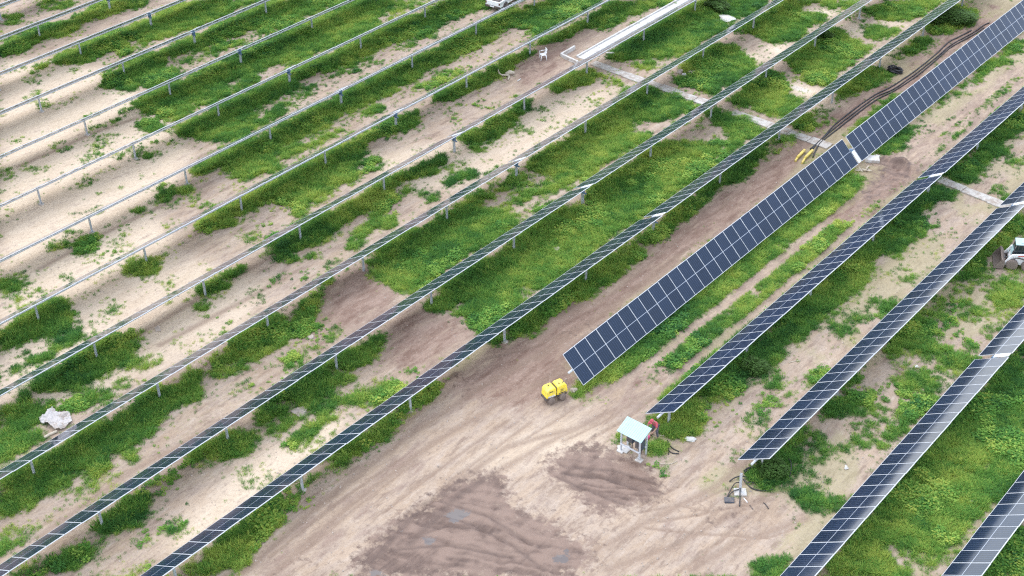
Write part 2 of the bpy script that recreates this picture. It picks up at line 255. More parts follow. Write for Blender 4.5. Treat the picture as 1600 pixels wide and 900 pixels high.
# ------------------------------------------------------------------ ground cover survey: outlines of patches (photo points, taken down to the ground), cover 0..1
GRASS = """
.92 0,72 0,86 25,86 62,62 108,55 125,43 122,32 100,35 62,43 32,52 15,65
.9 110,27 140,15 160,0 230,0 220,10 190,18 160,28 130,33
.5 68,0 120,0 105,10 75,20 60,12
.45 0,20 32,25 30,38 0,42
.93 82,92 112,80 175,52 235,30 288,2 400,0 400,2 350,22 295,45 238,70 195,87 180,75 155,87 140,95 125,102 100,100
.5 40,110 60,100 75,98 65,108 45,115
.93 160,120 180,112 212,92 250,80 275,68 325,50 400,10 400,42 375,50 350,62 312,70 275,82 250,100 282,108 275,120 250,130 212,142 190,142 165,132
.4 262,85 300,75 350,65 395,60 360,80 320,95 290,105
.93 215,162 225,152 262,132 312,117 350,92 400,72 400,120 375,122 350,135 345,147 312,150 290,165 270,186 252,185 250,170 232,178 218,172
.8 255,165 300,152 350,148 360,135 400,118 400,128 350,150 300,178 270,190 252,185
.5 172,188 185,182 190,190 178,196
.85 222,190 250,188 252,200 235,206 222,202
.95 278,195 312,182 338,168 400,140 400,205 367,222 330,225 312,215 300,215 285,205
.93 300,265 325,250 350,238 370,225 400,210 400,280 385,278 370,285 355,270 358,255 330,260 312,277 300,270
.85 400,0 545,0 400,62
.93 400,72 447,48 547,2 620,0 605,15 595,25 590,40 500,85 470,95 440,100 400,105
.35 400,90 460,85 450,100 405,115
.5 600,0 675,0 650,15 605,18
.93 400,140 437,122 465,103 512,85 550,70 575,50 625,32 675,15 695,0 760,0 765,12 700,30 680,48 640,62 600,72 590,82 550,95 500,110 470,125 445,150 400,172
.5 510,105 590,85 600,95 540,115 500,125
.8 400,190 445,165 462,160 450,175 410,200
.95 400,220 450,190 520,155 575,125 607,107 645,92 687,75 712,52 800,12 800,38 775,58 725,82 687,100 637,130 600,150 550,172 515,195 475,212 445,225 400,235
.7 645,140 690,120 720,108 725,112 690,128 650,145
.55 570,172 597,167 595,178 572,185
.6 475,222 520,200 540,205 500,225
.9 675,150 700,140 775,105 800,90 800,108 775,125 725,145 690,160
.85 595,190 640,180 650,195 630,205 600,208
.7 630,175 645,170 650,178
.6 545,210 590,200 590,215 560,225
.9 715,218 800,172 800,198 770,225
.93 800,20 870,0 948,0 870,38 845,55 830,45 800,45
.93 845,66 875,55 912,38 950,5 1050,0 1040,8 1007,15 975,28 960,38 945,48 920,42 875,62 850,70
.85 800,90 820,75 833,80 825,92 800,105
.96 950,88 975,70 1005,50 1085,3 1200,0 1200,8 1150,32 1100,65 1050,90 1000,92 955,95
.4 990,100 1025,96 1010,112 990,110
.96 1065,107 1087,88 1120,70 1150,78 1182,100 1175,110 1125,140 1112,150 1087,135 1050,130 1052,125 1085,115
.92 1145,50 1175,32 1200,20 1200,60 1170,55
.9 865,140 882,120 910,107 930,110 930,125 905,137 875,142
.7 935,115 975,118 982,138 960,135
.5 800,150 830,155 830,170 800,185
.95 890,215 925,188 950,175 980,145 1005,135 1050,135 1087,155 1112,160 1062,180 1025,190 1000,185 975,207 1020,207 1012,225 895,225
.92 1102,175 1125,165 1150,172 1200,190 1200,200 1162,217 1150,222 1137,205 1112,190
.95 1127,160 1162,140 1200,120 1200,180 1162,170
.92 1200,15 1225,0 1257,0 1250,20 1287,25 1285,38 1257,42 1245,65 1225,67 1200,62
.6 1265,0 1355,0 1330,15 1290,12
.96 1225,95 1255,65 1287,45 1307,45 1325,60 1360,72 1357,82 1330,92 1310,115 1287,132 1257,125 1237,107
.93 1200,112 1220,118 1225,140 1255,155 1240,175 1212,185 1200,185
.85 1350,15 1425,0 1470,0 1450,15 1425,32 1370,28
.75 1345,40 1405,45 1400,60 1360,62
.97 1448,36 1466,18 1492,8 1518,15 1526,27 1510,42 1482,54 1455,50
.75 1405,85 1437,62 1470,65 1450,75 1420,88
.88 1305,145 1340,112 1375,107 1400,120 1380,125 1360,140 1325,148
.9 1235,195 1255,175 1270,197 1262,205
.4 1275,200 1300,180 1307,190 1290,205
.8 1207,212 1240,212 1236,235 1210,230
.85 1320,207 1350,187 1385,152 1405,145 1400,155 1350,197 1325,215
.7 1525,50 1535,45 1530,55
.93 1390,222 1425,197 1475,160 1525,117 1575,82 1600,60 1600,82 1562,85 1572,97 1550,110 1512,125 1482,150 1450,175 1425,202 1412,222
.6 1480,200 1515,168 1517,172 1490,198
.6 1465,207 1475,203 1480,210 1468,214
.85 1495,217 1550,172 1600,137 1600,148 1550,190 1500,225
.93 1540,222 1600,172 1600,205 1575,225
.7 210,243 220,238 255,237 250,245 225,250
.7 242,310 260,305 275,310 270,320 248,320
.55 250,292 270,290 268,300 255,302
.85 285,297 298,295 300,305 288,308
.85 211,333 225,328 238,332 230,340 215,341
.85 112,395 125,380 145,368 155,372 150,385 130,395 115,398
.6 88,385 110,378 108,386 90,390
.6 150,396 163,395 158,401
.5 62,418 75,420 70,425
.85 0,438 25,436 40,442 38,450 0,470
.9 198,402 215,398 220,405 212,411 200,410
.93 202,425 215,415 230,408 245,408 250,418 245,425 228,432 208,430
.75 248,440 260,434 268,438 262,444
.9 310,352 320,340 345,325 362,318 372,325 372,345 365,360 345,355 335,352 322,366 312,360
.75 375,370 385,366 400,372 395,380 380,376
.93 378,305 395,300 400,300 400,330 388,342 380,330
.75 345,430 362,418 380,415 375,425 352,436
.9 318,448 335,440 350,445 348,455 330,466 318,460
.35 268,390 285,382 285,390 270,395
.35 297,320 325,312 325,325 300,332
.45 347,295 360,293 355,302 346,302
.78 400,237 450,225 492,225 482,237 455,252 432,267 400,275
.94 400,297 437,275 475,255 525,230 572,225 575,240 555,252 540,270 525,282 550,270 562,277 550,290 525,292 507,310 477,327 460,337 450,330 457,317 437,315 420,312 407,322 400,332
.8 568,258 580,250 595,252 590,265 575,268
.94 415,380 437,367 465,357 500,337 540,325 575,307 595,290 615,277 650,265 690,240 687,255 675,270 645,282 617,292 620,312 590,332 580,337 560,332 540,350 522,360 517,375 495,380 477,392 467,387 462,400 465,410 445,407 432,395
.6 485,397 497,395 500,402 488,405
.87 538,390 548,372 575,352 595,340 620,330 630,338 610,355 585,360 572,372 555,390 540,395
.78 692,285 700,278 725,270 745,268 742,278 715,288 698,295
.5 655,305 670,298 685,295 680,305 665,320 658,318
.4 695,265 715,255 725,252 722,262 700,270
.5 632,298 650,296 648,304 634,305
.85 735,227 757,225 755,232 740,235
.95 572,405 600,385 650,357 695,335 725,315 755,300 775,307 750,325 765,330 800,317 800,360 750,387 700,415 665,445 660,452 612,450 580,437 585,422
.3 755,260 800,262 800,300 770,300
.96 687,450 725,430 800,385 800,450 820,470 770,490 700,462
.85 492,440 515,437 515,450 490,455
.94 828,257 850,240 882,225 997,225 975,240 940,262 905,285 885,297 882,290 882,267 850,272 832,265
.38 800,270 880,272 885,298 830,335 800,345
.7 800,292 817,293 815,303 800,306
.96 800,375 832,347 875,325 912,320 920,295 945,282 1017,237 1037,225 1162,225 1100,270 1050,307 1007,337 925,395 852,450 800,455
.94 887,450 917,422 975,392 1025,357 1050,330 1100,295 1125,272 1175,240 1200,225 1200,237 1162,275 1155,287 1125,287 1100,320 1062,345 1025,375 990,405 955,437 940,450 925,465 900,475 887,470
.92 1105,450 1150,412 1200,375 1200,397 1170,427 1145,450 1120,470
.92 1200,380 1225,355 1250,332 1282,305 1312,282 1340,265 1342,282 1320,307 1300,315 1295,325 1270,337 1250,357 1220,377 1220,387 1200,392
.92 1370,240 1390,225 1415,225 1405,232 1385,243
.76 1198,433 1225,408 1250,383 1287,358 1309,348 1304,365 1278,384 1252,404 1227,426 1202,446
.88 1225,447 1275,405 1325,365 1375,322 1425,280 1492,225 1480,225 1445,255 1420,282 1375,315 1340,342 1312,362 1275,397 1245,427 1220,447
.97 1275,450 1325,412 1355,382 1375,365 1412,325 1445,300 1470,285 1495,290 1495,302 1450,325 1440,345 1440,365 1412,387 1395,397 1360,392 1365,410 1350,447 1305,455 1270,460
.94 1475,275 1512,250 1550,225 1577,225 1565,240 1532,267 1525,282 1492,287
.5 1550,312 1565,302 1572,312 1555,320
.3 1390,422 1410,418 1430,430 1420,445 1395,440
.35 1492,332 1510,328 1505,338
.96 1487,437 1512,410 1537,385 1575,350 1600,335 1600,365 1585,370 1570,385 1545,390 1532,410 1550,425 1535,437 1510,442
.8 1540,445 1560,435 1600,440 1600,455 1545,450
.94 27,497 50,480 82,465 97,470 100,482 122,487 122,497 105,510 75,525 37,540 12,545 0,542 0,527 25,512
.65 22,470 35,467 45,470 30,480 22,480
.9 98,522 110,514 135,512 142,518 125,530 102,537
.85 75,540 85,532 94,534 90,544 78,545
.85 15,580 30,568 50,553 75,549 80,556 60,572 40,580 20,583
.5 40,458 50,453 68,455 60,463
.95 25,612 50,590 87,570 125,552 150,535 170,522 180,537 210,542 207,555 185,570 155,592 125,607 105,617 95,610 110,595 100,587 92,605 82,612 55,610 45,625 30,622
.85 205,522 215,518 222,522 215,530 206,530
.6 198,578 215,565 235,558 247,558 235,570 215,578
.65 178,598 190,594 198,600 185,605
.72 100,640 125,625 150,615 175,612 182,618 165,630 135,642 110,650
.85 0,640 50,630 85,630 82,640 62,650 62,670 72,680 70,690 50,695 25,715 0,735
.96 130,675 175,650 215,625 240,605 262,605 287,587 307,582 310,610 317,625 297,640 275,640 250,655 225,680 190,697 170,715 155,730 120,747 100,760 75,775 45,800 0,815 0,752 62,720
.5 328,570 340,555 362,550 385,560 385,578 350,590 332,590
.75 308,478 318,472 326,478 320,486
.92 370,535 385,520 400,505 415,495 432,490 447,497 452,515 437,535 415,552 400,565 385,565 378,550
.5 358,478 370,472 375,480
.93 462,517 470,490 480,472 495,462 505,475 502,495 490,510 470,525
.85 498,527 510,518 525,512 528,518 512,528 500,532
.7 410,575 420,570 430,575 420,583 410,582
.35 440,555 480,540 500,545 480,570 450,580
.6 395,458 412,460 410,470 395,470
.92 507,570 530,555 550,545 575,525 595,522 607,532 605,545 590,560 570,575 555,580 540,605 530,597 535,580 522,575
.88 437,622 455,600 475,587 507,580 507,600 517,612 502,630 487,640 470,625 457,622
.5 400,640 430,625 460,640 465,655 440,675 400,690
.65 475,660 500,640 520,630 560,620 565,625 540,640 515,655 500,677 477,687 460,695 440,692
.6 550,625 570,610 595,592 600,598 590,608 620,600 625,606 600,620 570,632
.6 575,640 600,617 620,610 600,628 580,650
.93 667,482 675,472 700,462 755,450 800,450 800,487 775,505 750,522 730,507 725,495 690,490 670,485
.85 610,450 637,450 625,457
.75 635,460 650,450 670,450 645,465
.92 580,672 612,650 642,630 665,610 682,597 682,610 662,630 640,642 630,657 610,682 585,692 560,705 542,722 530,732 515,720 560,687
.92 762,535 787,517 800,507 850,480 887,450 937,450 925,465 900,475 870,487 845,505 837,525 815,522 800,525 775,537
.93 912,602 945,577 980,550 1025,515 1065,485 1105,455 1150,450 1125,470 1100,485 1075,492 1070,510 1037,527 1030,547 995,562 985,580 960,597 940,610 920,622 902,615 905,605
.65 894,622 905,618 918,625 905,633
.72 1015,578 1050,546 1075,526 1105,503 1137,478 1162,462 1200,432 1205,446 1165,484 1132,511 1100,533 1082,548 1062,571 1035,581
.95 1006,634 1046,597 1096,554 1146,512 1196,468 1225,440 1228,458 1204,484 1154,530 1100,575 1054,614 1020,640
.97 1035,645 1055,642 1100,602 1150,560 1200,515 1225,495 1270,455 1307,450 1347,450 1342,455 1310,465 1302,477 1290,495 1282,507 1262,522 1255,532 1237,542 1215,565 1175,582 1162,597 1145,610 1107,622 1102,635 1100,662 1095,675 1087,680 1070,685 1045,680 1030,675 1035,660
.75 1182,645 1200,640 1200,655 1187,655
.9 1005,650 1020,645 1018,660 1008,662
.8 1360,480 1370,467 1395,465 1400,473 1385,482 1365,485
.6 1322,500 1332,493 1337,498 1330,504
.6 1200,595 1225,592 1222,602 1200,608
.75 1250,620 1275,590 1292,575 1298,575 1275,598 1245,628 1220,635
.2 1290,510 1330,495 1340,520 1310,530
.75 1387,540 1412,515 1437,495 1450,507 1470,522 1470,527 1450,532 1440,550 1412,565 1397,575 1390,560
.85 1457,550 1480,542 1477,567 1457,567
.92 1522,482 1532,478 1538,486 1530,495 1522,490
.82 1530,465 1550,455 1600,457 1597,472 1562,500 1560,510 1550,522 1537,527 1537,520 1570,485
.82 1500,560 1515,555 1525,560 1500,580 1492,578
.6 1495,530 1510,522 1510,535
.62 1410,605 1420,598 1430,605 1425,620 1410,622
.7 1375,645 1390,638 1395,648 1380,655
.88 1270,657 1300,625 1320,610 1340,620 1362,632 1340,647 1312,652 1287,650
.72 1440,630 1462,617 1460,630 1425,662 1420,670
.3 1380,600 1480,540 1510,560 1430,660 1370,690 1300,720
.25 1220,700 1260,665 1300,680 1290,740 1240,760
.97 1282,900 1312,857 1345,830 1400,765 1470,680 1600,537 1600,730 1550,785 1500,845 1472,887 1450,865 1425,867 1375,847 1350,837 1372,855 1400,882 1412,900
.85 0,845 15,835 40,827 47,832 35,850 15,862 0,865
.5 68,820 85,812 88,818 72,828
.25 140,725 180,715 225,690 215,735 120,800 60,830
.88 145,815 175,800 212,775 232,775 230,787 220,800 237,812 225,820 200,815 180,825 185,840 160,837 150,825
.75 250,752 260,745 270,748 265,755
.92 100,870 135,860 142,875 125,885 107,900 97,895
.88 20,895 40,882 65,877 75,887 67,897 25,900
.93 287,717 325,695 350,682 390,675 397,690 387,707 350,712 312,722
.75 217,890 230,885 235,892 220,898
.45 150,865 170,858 172,872 155,875
.25 250,810 290,815 285,840 255,840
.95 287,900 320,875 350,845 400,805 415,792 427,792 442,815 432,835 420,847 400,850 387,860 380,877 360,900
.6 572,720 582,714 586,720 580,728
.5 402,728 420,724 420,730
.5 470,715 500,695 535,678 525,695 490,715
.18 425,790 440,745 510,735 500,770
.88 1010,692 1037,697 1035,707 1020,710 1010,702
.5 957,680 977,682 975,697 962,695
.5 1140,710 1160,702 1165,715 1150,725
1 1172,735 1185,722 1215,705 1232,720 1230,745 1215,765 1195,765 1178,750
.9 1175,900 1190,887 1215,870 1230,872 1232,887 1220,900
.85 1230,770 1262,762 1285,770 1305,792 1300,805 1280,795 1265,790 1257,780
.75 1300,705 1312,698 1322,703 1315,715 1302,715
.65 1322,680 1350,677 1375,675 1365,690 1335,692
.85 1360,720 1390,695 1417,675 1395,675 1385,690 1372,702
.65 1285,800 1310,790 1340,765 1345,770 1315,800 1295,808
.4 1247,702 1270,690 1270,702 1255,706
.95 1535,900 1600,818 1600,900
.3 1470,470 1500,450 1520,470 1500,510 1460,515
.3 1430,560 1450,540 1490,590 1440,600
"""
BARE = """
0 915,90 1050,127 1200,177 1300,222 1300,240 1200,199 1050,149 915,110
0 1460,273 1595,322 1595,338 1460,292
.15 190,62 225,57 230,70 195,78
.2 592,22 645,15 640,28 600,34
.2 600,75 640,62 690,50 670,70 620,80
.25 450,135 500,130 495,150 460,160
.1 665,5 695,5 692,18 668,20
.3 730,352 775,345 770,352 735,365
.3 1060,250 1100,248 1095,262 1065,265
.35 1015,282 1037,275 1035,285 1018,292
.1 820,417 838,418 836,426 822,426
.1 868,385 880,386 878,392 870,392
.15 910,312 935,315 930,327 912,325
.35 1090,225 1140,225 1130,232 1095,232
.1 1370,850 1412,860 1445,875 1465,890 1465,900 1437,900 1412,890 1385,870
.45 1505,738 1512,735 1475,812 1455,855 1452,850 1470,805
.5 1530,690 1550,715 1530,760 1522,750
.1 425,48 440,45 438,54 424,58
.3 705,475 735,463 735,475 710,487
.3 1120,22 1150,25 1148,36 1115,34
"""
BROWN = """
.75 470,560 480,525 505,480 520,440 545,422 580,425 605,440 635,460 600,490 570,500 530,520 500,535
.7 612,512 650,482 690,487 725,502 742,525 675,575 625,590 600,585 605,550
.85 760,545 840,530 850,505 870,490 940,455 1000,405 1060,350 1110,320 1165,285 1200,245 1240,240 1275,275 1200,306 1100,375 1000,455 900,525 880,545 900,600 860,640 780,620 720,620
.95 697,600 715,580 740,590 755,610 735,620 710,622
.8 870,525 900,505 945,495 940,510 900,530
.95 1322,317 1340,285 1370,252 1400,252 1435,270 1420,282 1400,295 1362,320 1335,340 1300,345 1275,365 1287,350 1310,330
.6 800,125 815,90 850,70 910,45 945,48 900,70 880,90 900,100 850,125 820,140
.35 55,70 110,50 150,35 200,15 230,2 200,25 120,62 60,82
.98 1225,235 1265,205 1320,165 1400,122 1440,92 1480,60 1530,30 1555,35 1500,75 1440,120 1360,180 1300,225 1270,255
.5 1480,60 1500,0 1600,0 1540,40
.35 380,900 430,850 520,790 600,730 700,660 720,670 640,740 540,820 450,890
.4 930,520 1010,470 1050,440 1060,450 980,500 920,540
.3 1200,470 1400,300 1500,220 1600,140 1600,80 1420,215 1280,330 1100,470 1000,560 900,630 960,660 1050,600
"""
WET = """
.85 1366,247 1400,247 1441,268 1427,281 1395,262 1368,257
.6 700,600 715,584 738,594 750,608 735,616 712,618
.58 875,523 900,508 940,498 935,507 900,526
.5 1225,238 1240,222 1268,226 1262,240 1245,246
.5 800,118 820,100 860,88 850,105 820,122
.42 1285,222 1310,195 1345,166 1375,147 1400,134 1430,113 1455,93 1470,80 1490,62 1535,34 1550,38 1510,66 1480,92 1440,122 1400,150 1350,180 1310,215
1 840,727 855,715 882,717 892,702 912,690 940,677 940,690 930,707 962,712 990,710 992,722 1025,740 1032,750 1032,775 1025,790 1012,795 975,785 955,807 940,810 920,800 907,782 900,765 872,752 855,740
1 540,905 560,865 585,850 580,830 625,815 640,800 660,795 672,770 700,762 720,750 755,740 775,732 790,735 793,750 790,775 800,790 822,795 835,805 860,815 872,830 887,837 920,847 927,855 925,867 917,880 905,905
.8 442,895 465,880 495,855 510,850 512,860 490,877 482,892 450,897
.7 968,818 985,818 990,824 975,830
.45 945,825 965,822 965,840 950,845
.3 1075,790 1100,770 1150,760 1180,770 1200,800 1150,830 1080,830
.45 1105,690 1130,680 1140,695 1110,700
.56 1312,335 1340,292 1375,256 1425,272 1375,312 1330,338
.35 965,715 990,705 1000,730 980,740
"""
PUDDLE = """
1 692,800 702,797 740,795 750,792 745,800 725,808 712,812 700,808
1 657,842 665,837 682,840 680,850 668,855
1 855,838 865,840 885,850 905,860 890,860 870,850
1 862,866 875,862 895,872 890,882 868,880
1 572,890 590,887 610,895 605,905 575,905
.8 955,745 975,752 985,760 970,760
.6 620,818 632,812 640,830 628,838
"""
PALE = """
.72 0,90 150,100 250,170 300,240 250,330 280,400 160,470 0,440
.6 0,440 300,400 420,440 380,520 100,640 0,640
.7 250,850 380,720 520,640 560,660 420,800 300,880
.6 560,250 700,220 850,150 980,130 900,210 760,280 640,300
.9 1255,12 1300,12 1317,25 1300,28 1255,20
.9 1370,28 1410,35 1425,40 1400,42 1372,38
.95 1200,65 1228,68 1232,80 1220,90 1200,95
.95 1217,128 1235,125 1275,138 1282,148 1265,155 1225,142
.8 1310,35 1345,35 1355,50 1330,60 1315,50
.9 1150,85 1180,80 1195,95 1170,100
1 1118,24 1135,23 1150,30 1145,34 1125,33
.8 1260,175 1300,148 1325,165 1300,178 1265,200
.7 1350,85 1400,70 1420,85 1390,100 1370,95
.5 760,700 900,650 960,690 850,720 720,740
"""
HEAP = """
.9 480,525 500,490 522,440 545,424 580,427 605,442 632,460 600,488 570,498 530,518 500,530
.8 615,512 650,484 690,489 725,504 738,525 675,572 625,586 604,580 608,550
.9 700,600 715,582 738,592 752,608 735,618 712,620
.7 870,522 900,507 942,497 938,508 900,527
.5 1225,235 1250,215 1270,225 1240,248
.5 1330,165 1400,115 1480,58 1500,62 1410,128 1340,178
.8 800,120 830,95 870,75 860,95 830,115
"""
CLEAR = """
1 380,905 440,830 560,720 640,660 700,600 760,545 850,505 1000,410 1200,245 1250,250 1200,306 1000,455 870,560 905,600 900,640 1000,602 1020,640 960,690 960,700 1010,740 1100,770 1200,775 1255,805 1190,875 1170,905
1 960,640 1050,560 1200,440 1300,360 1300,345 1180,430 1050,540 930,625
1 1300,345 1420,240 1600,90 1600,150 1450,265 1330,345
1 480,525 545,422 640,455 745,525 610,590 600,560
1 905,90 1080,0 1095,0 920,95
1 800,125 815,90 945,48 905,100 850,125
"""
def polys(txt):
    out = []
    for ln in txt.strip().splitlines():
        w = ln.split(); out.append((float(w[0]), [tuple(map(float, q.split(','))) for q in w[1:]]))
    return out

# ------------------------------------------------------------------ noise on the ground plan
def vnoise(X, Y, cell, seed):
    g = np.random.default_rng(seed).random((512, 512)).astype(np.float32)
    x = X/cell+1000; y = Y/cell+1000
    xi = np.floor(x).astype(int); yi = np.floor(y).astype(int); u = x-xi; v = y-yi
    u = u*u*(3-2*u); v = v*v*(3-2*v)
    a = g[xi % 512, yi % 512]; b = g[(xi+1) % 512, yi % 512]; c = g[xi % 512, (yi+1) % 512]; d = g[(xi+1) % 512, (yi+1) % 512]
    return (a*(1-u)+b*u)*(1-v)+(c*(1-u)+d*u)*v
def fbm(X, Y, cell, seed, o=4):
    s = 0; a = 1; t = 0
    for i in range(o):
        s = s+a*vnoise(X, Y, cell/2**i, seed+i); t += a; a *= .55
    return s/t
def smooth(a, b, x):
    t = np.clip((x-a)/(b-a), 0, 1); return t*t*(3-2*t)

STEP = .13
xs = np.arange(-136, -4, STEP); ys = np.arange(14, 140, STEP)
X, Y = np.meshgrid(xs, ys, indexing='ij')
def inside(PX, PY, pts):
    r = np.zeros(PX.shape, bool); n = len(pts); j = n-1
    for i in range(n):
        xi, yi = pts[i]; xj, yj = pts[j]
        if yi != yj:
            c = ((yi > PY) != (yj > PY)) & (PX < (xj-xi)*(PY-yi)/(yj-yi)+xi); r ^= c
        j = i
    return r
def raster(txt, warp, seed, base=None, replace=False, wc=1.3):
    # ragged outlines: the plan is nudged by noise before it is compared with the outline
    wx = (fbm(X, Y, wc, seed)-.5)*2*warp; wy = (fbm(X, Y, wc, seed+50)-.5)*2*warp
    PX, PY = to_px(X+wx, Y+wy)
    out = np.zeros(X.shape, np.float32) if base is None else base
    for val, pts in polys(txt):
        a = np.array(pts); x0, y0 = a.min(0); x1, y1 = a.max(0)
        sel = np.where((PX >= x0) & (PX <= x1) & (PY >= y0) & (PY <= y1))
        if len(sel[0]) == 0: continue
        k = inside(PX[sel], PY[sel], pts)
        i, j = sel[0][k], sel[1][k]
        out[i, j] = val if replace else np.maximum(out[i, j], val)
    return out
def blur(a, n):
    n = max(1, round(n*.2/STEP))
    for ax in (0, 1):
        for _ in range(2):
            p = np.pad(a, [(n, n) if k == ax else (0, 0) for k in (0, 1)], mode='edge'); c = np.cumsum(p, axis=ax)
            c = np.insert(c, 0, 0, axis=ax); w = 2*n+1
            a = (np.take(c, range(w, c.shape[ax]), axis=ax)-np.take(c, range(0, c.shape[ax]-w), axis=ax))/w
    return a.astype(np.float32)

grass = raster(GRASS, .55, 3); grass = raster(BARE, .5, 13, grass, True)
clear = blur(raster(CLEAR, .4, 23), 2)
brown = blur(raster(BROWN, .7, 33), 5); wet = blur(raster(WET, .6, 43, wc=.9), 4)
puddle = blur(raster(PUDDLE, .5, 53, wc=.7)*smooth(.36, .5, fbm(X, Y, .6, 57)), 1); pale = blur(raster(PALE, .6, 63), 3)
PXg, PYg = to_px(X, Y)
outside = (PXg < -12) | (PXg > 1612) | (PYg < -12) | (PYg > 912)
patch = fbm(X, Y*.45, 5.0, 71)
grass[outside] = np.clip((patch[outside]-.42)*5, 0, .95)        # beyond the picture the same patchy cover goes on
fine = fbm(X, Y*.5, .8, 81); med = fbm(X, Y*.6, 2.6, 91)
vfine = fbm(X, Y, .42, 85, 2)
cover = blur(grass, 2)
edgeb = smooth(.02, .2, cover)*(1-.45*smooth(.7, .95, cover))
halo = blur(grass, 7)*smooth(.42, .66, .5*vfine+.5*fine)*.42
cover = np.clip(cover+((fine-.46)*1.5+(vfine-.46)*1.0+.06)*edgeb, 0, 1)
cover = np.maximum(cover, halo*(1-clear*.8))
tufts = (smooth(.57, .70, fbm(X, Y*.8, 1.5, 101))*.34+smooth(.5, .62, fbm(X, Y*.5, 5, 105))*smooth(.45, .6, fine)*.10)*(1-clear)*np.where(X > -46, 1.25, .8)   # stray tufts on the open sand
cover = np.maximum(cover, tufts*(1-smooth(.3, .7, brown)))
cover *= 1-.95*smooth(.1, .5, wet)
# the lane with two wheel tracks between the tipped row and its right neighbour
yy = Y[0]; t1x = np.interp(yy, [50, 55, 62, 67, 81, 95, 112, 130], [-40.2, -39.8, -39.65, -39.4, -39.1, -39.1, -38.7, -38.5])[None, :]+(fbm(X*.01, Y, 5, 231)-.5)*.5
t2x = np.interp(yy, [50, 55, 60, 67, 78, 105, 130], [-37.9, -37.6, -37.4, -37.2, -37.0, -37.15, -37.3])[None, :]+(fbm(X*.01, Y, 5, 237)-.5)*.5
band = lambda a, b, y0, y1: smooth(0, .25, X-a)*smooth(0, .25, b-X)*smooth(0, 1.2, Y-y0)*smooth(0, 1.2, y1-Y)
lane = np.maximum.reduce([.82*band(t1x+.25, t2x-.30, 59, 83), .9*band(-42.4, t1x-.35, 55.3, 90), .85*band(t2x+.28, -35.4, 56, 122), .5*band(t1x+.3, t2x-.3, 104, 114)])
lane = lane*smooth(.30, .46, .5*fine+.5*vfine+.12*fbm(X, Y*.5, 3, 241))
inl = (X > -41.2) & (X < -36.6) & (Y > 54)
cover = np.where(inl, np.minimum(cover, .15+.6*smooth(83, 88, Y)), cover)
cover = np.maximum(cover, lane)*(1-.9*smooth(.45, .8, brown)*inl)
for tx in (t1x, t2x): cover = cover*(1-.96*smooth(.42, .22, np.abs(X-tx)+(vfine-.5)*.25)*smooth(54, 57, Y))
green0 = None
green = smooth(.18, .75, cover)

# relief
H = (fbm(X, Y, 7, 111)-.5)*.16+(fbm(X, Y, 1.2, 121)-.5)*.05+(fbm(X, Y, .5, 131, 2)-.5)*.02
wheel = 0
def seg_d(p, q):
    p = at(*p); q = at(*q); dx, dy = q.x-p.x, q.y-p.y; L2 = dx*dx+dy*dy
    t = np.clip(((X-p.x)*dx+(Y-p.y)*dy)/L2, 0, 1); return np.hypot(X-p.x-t*dx, Y-p.y-t*dy), t*math.sqrt(L2)
track = np.zeros(X.shape, np.float32)
def rut(pts, w, depth, berm=.4):
    global H
    for a, b in zip(pts, pts[1:]):
        d, s = seg_d(a, b)
        H -= depth*np.exp(-(d/w)**2)-depth*berm*np.exp(-((d-1.9*w)/(w*.8))**2)
        np.maximum(track, np.exp(-(d/w)**2), out=track)
# the two wheel tracks between the rows, tracks over the clearing
for tx in (t1x, t2x):
    d = np.abs(X-tx); on = smooth(50, 56, Y); H -= on*(.07*np.exp(-(d/.33)**2)-.03*np.exp(-((d-.55)/.25)**2))
for pts in ([(380, 893), (520, 770), (640, 680), (760, 600), (900, 520), (1010, 440)], [(420, 900), (560, 780), (680, 690), (800, 620), (920, 560)],
            [(560, 900), (650, 800), (790, 700), (930, 660)], [(640, 850), (720, 770), (860, 690), (960, 640)],
            [(1190, 700), (1120, 760), (1040, 800), (930, 860)], [(1230, 760), (1150, 800), (1060, 850), (950, 890)],
            [(1260, 810), (1150, 850), (1080, 890)], [(840, 560), (900, 520), (960, 480), (1060, 400)],
            [(100, 590), (230, 515), (380, 425), (470, 380)], [(60, 420), (190, 350), (330, 285)], [(250, 540), (380, 470), (470, 420)],
            [(30, 260), (150, 205), (260, 170)], [(60, 840), (200, 740), (330, 670)], [(300, 850), (430, 770), (560, 680)]):
    rut(pts, .28, .025, .3)
for pts in ([(1080, 790), (1120, 770), (1165, 755)], [(1030, 815), (1090, 805), (1160, 790), (1210, 780)], [(1010, 825), (1100, 835), (1200, 840), (1240, 825)], [(1000, 800), (1060, 790), (1110, 800)],
            [(880, 690), (960, 650), (1040, 590)], [(900, 700), (985, 650), (1060, 590)], [(800, 700), (880, 650), (950, 600)], [(600, 800), (690, 730), (790, 660)], [(620, 830), (720, 740), (830, 660)],
            [(420, 870), (520, 790), (620, 720)], [(450, 880), (560, 790), (650, 720)], [(650, 790), (740, 820), (800, 850), (850, 890)], [(680, 780), (760, 805), (830, 850)], [(600, 860), (700, 850), (800, 870)],
            [(640, 840), (700, 820), (770, 830)], [(880, 740), (940, 745), (1010, 770)], [(900, 730), (960, 735), (1025, 755)], [(870, 745), (930, 770), (980, 790)], [(560, 880), (640, 800), (720, 760)],
            [(1100, 720), (1060, 760), (1000, 790)], [(1120, 800), (1060, 850), (1000, 895)], [(1180, 800), (1120, 850), (1060, 895)], [(760, 560), (840, 540), (930, 500)], [(850, 600), (900, 540), (980, 480)],
            [(1090, 345), (1010, 415), (930, 480)], [(1110, 360), (1030, 425)], [(1200, 260), (1120, 330)], [(1290, 340), (1350, 300), (1420, 275)], [(1310, 345), (1380, 300), (1425, 285)]):
    rut(pts, .13, .045, .5)
rut([(1385, 250), (1410, 256), (1436, 272)], .45, -.38, .0)        # earth ridge
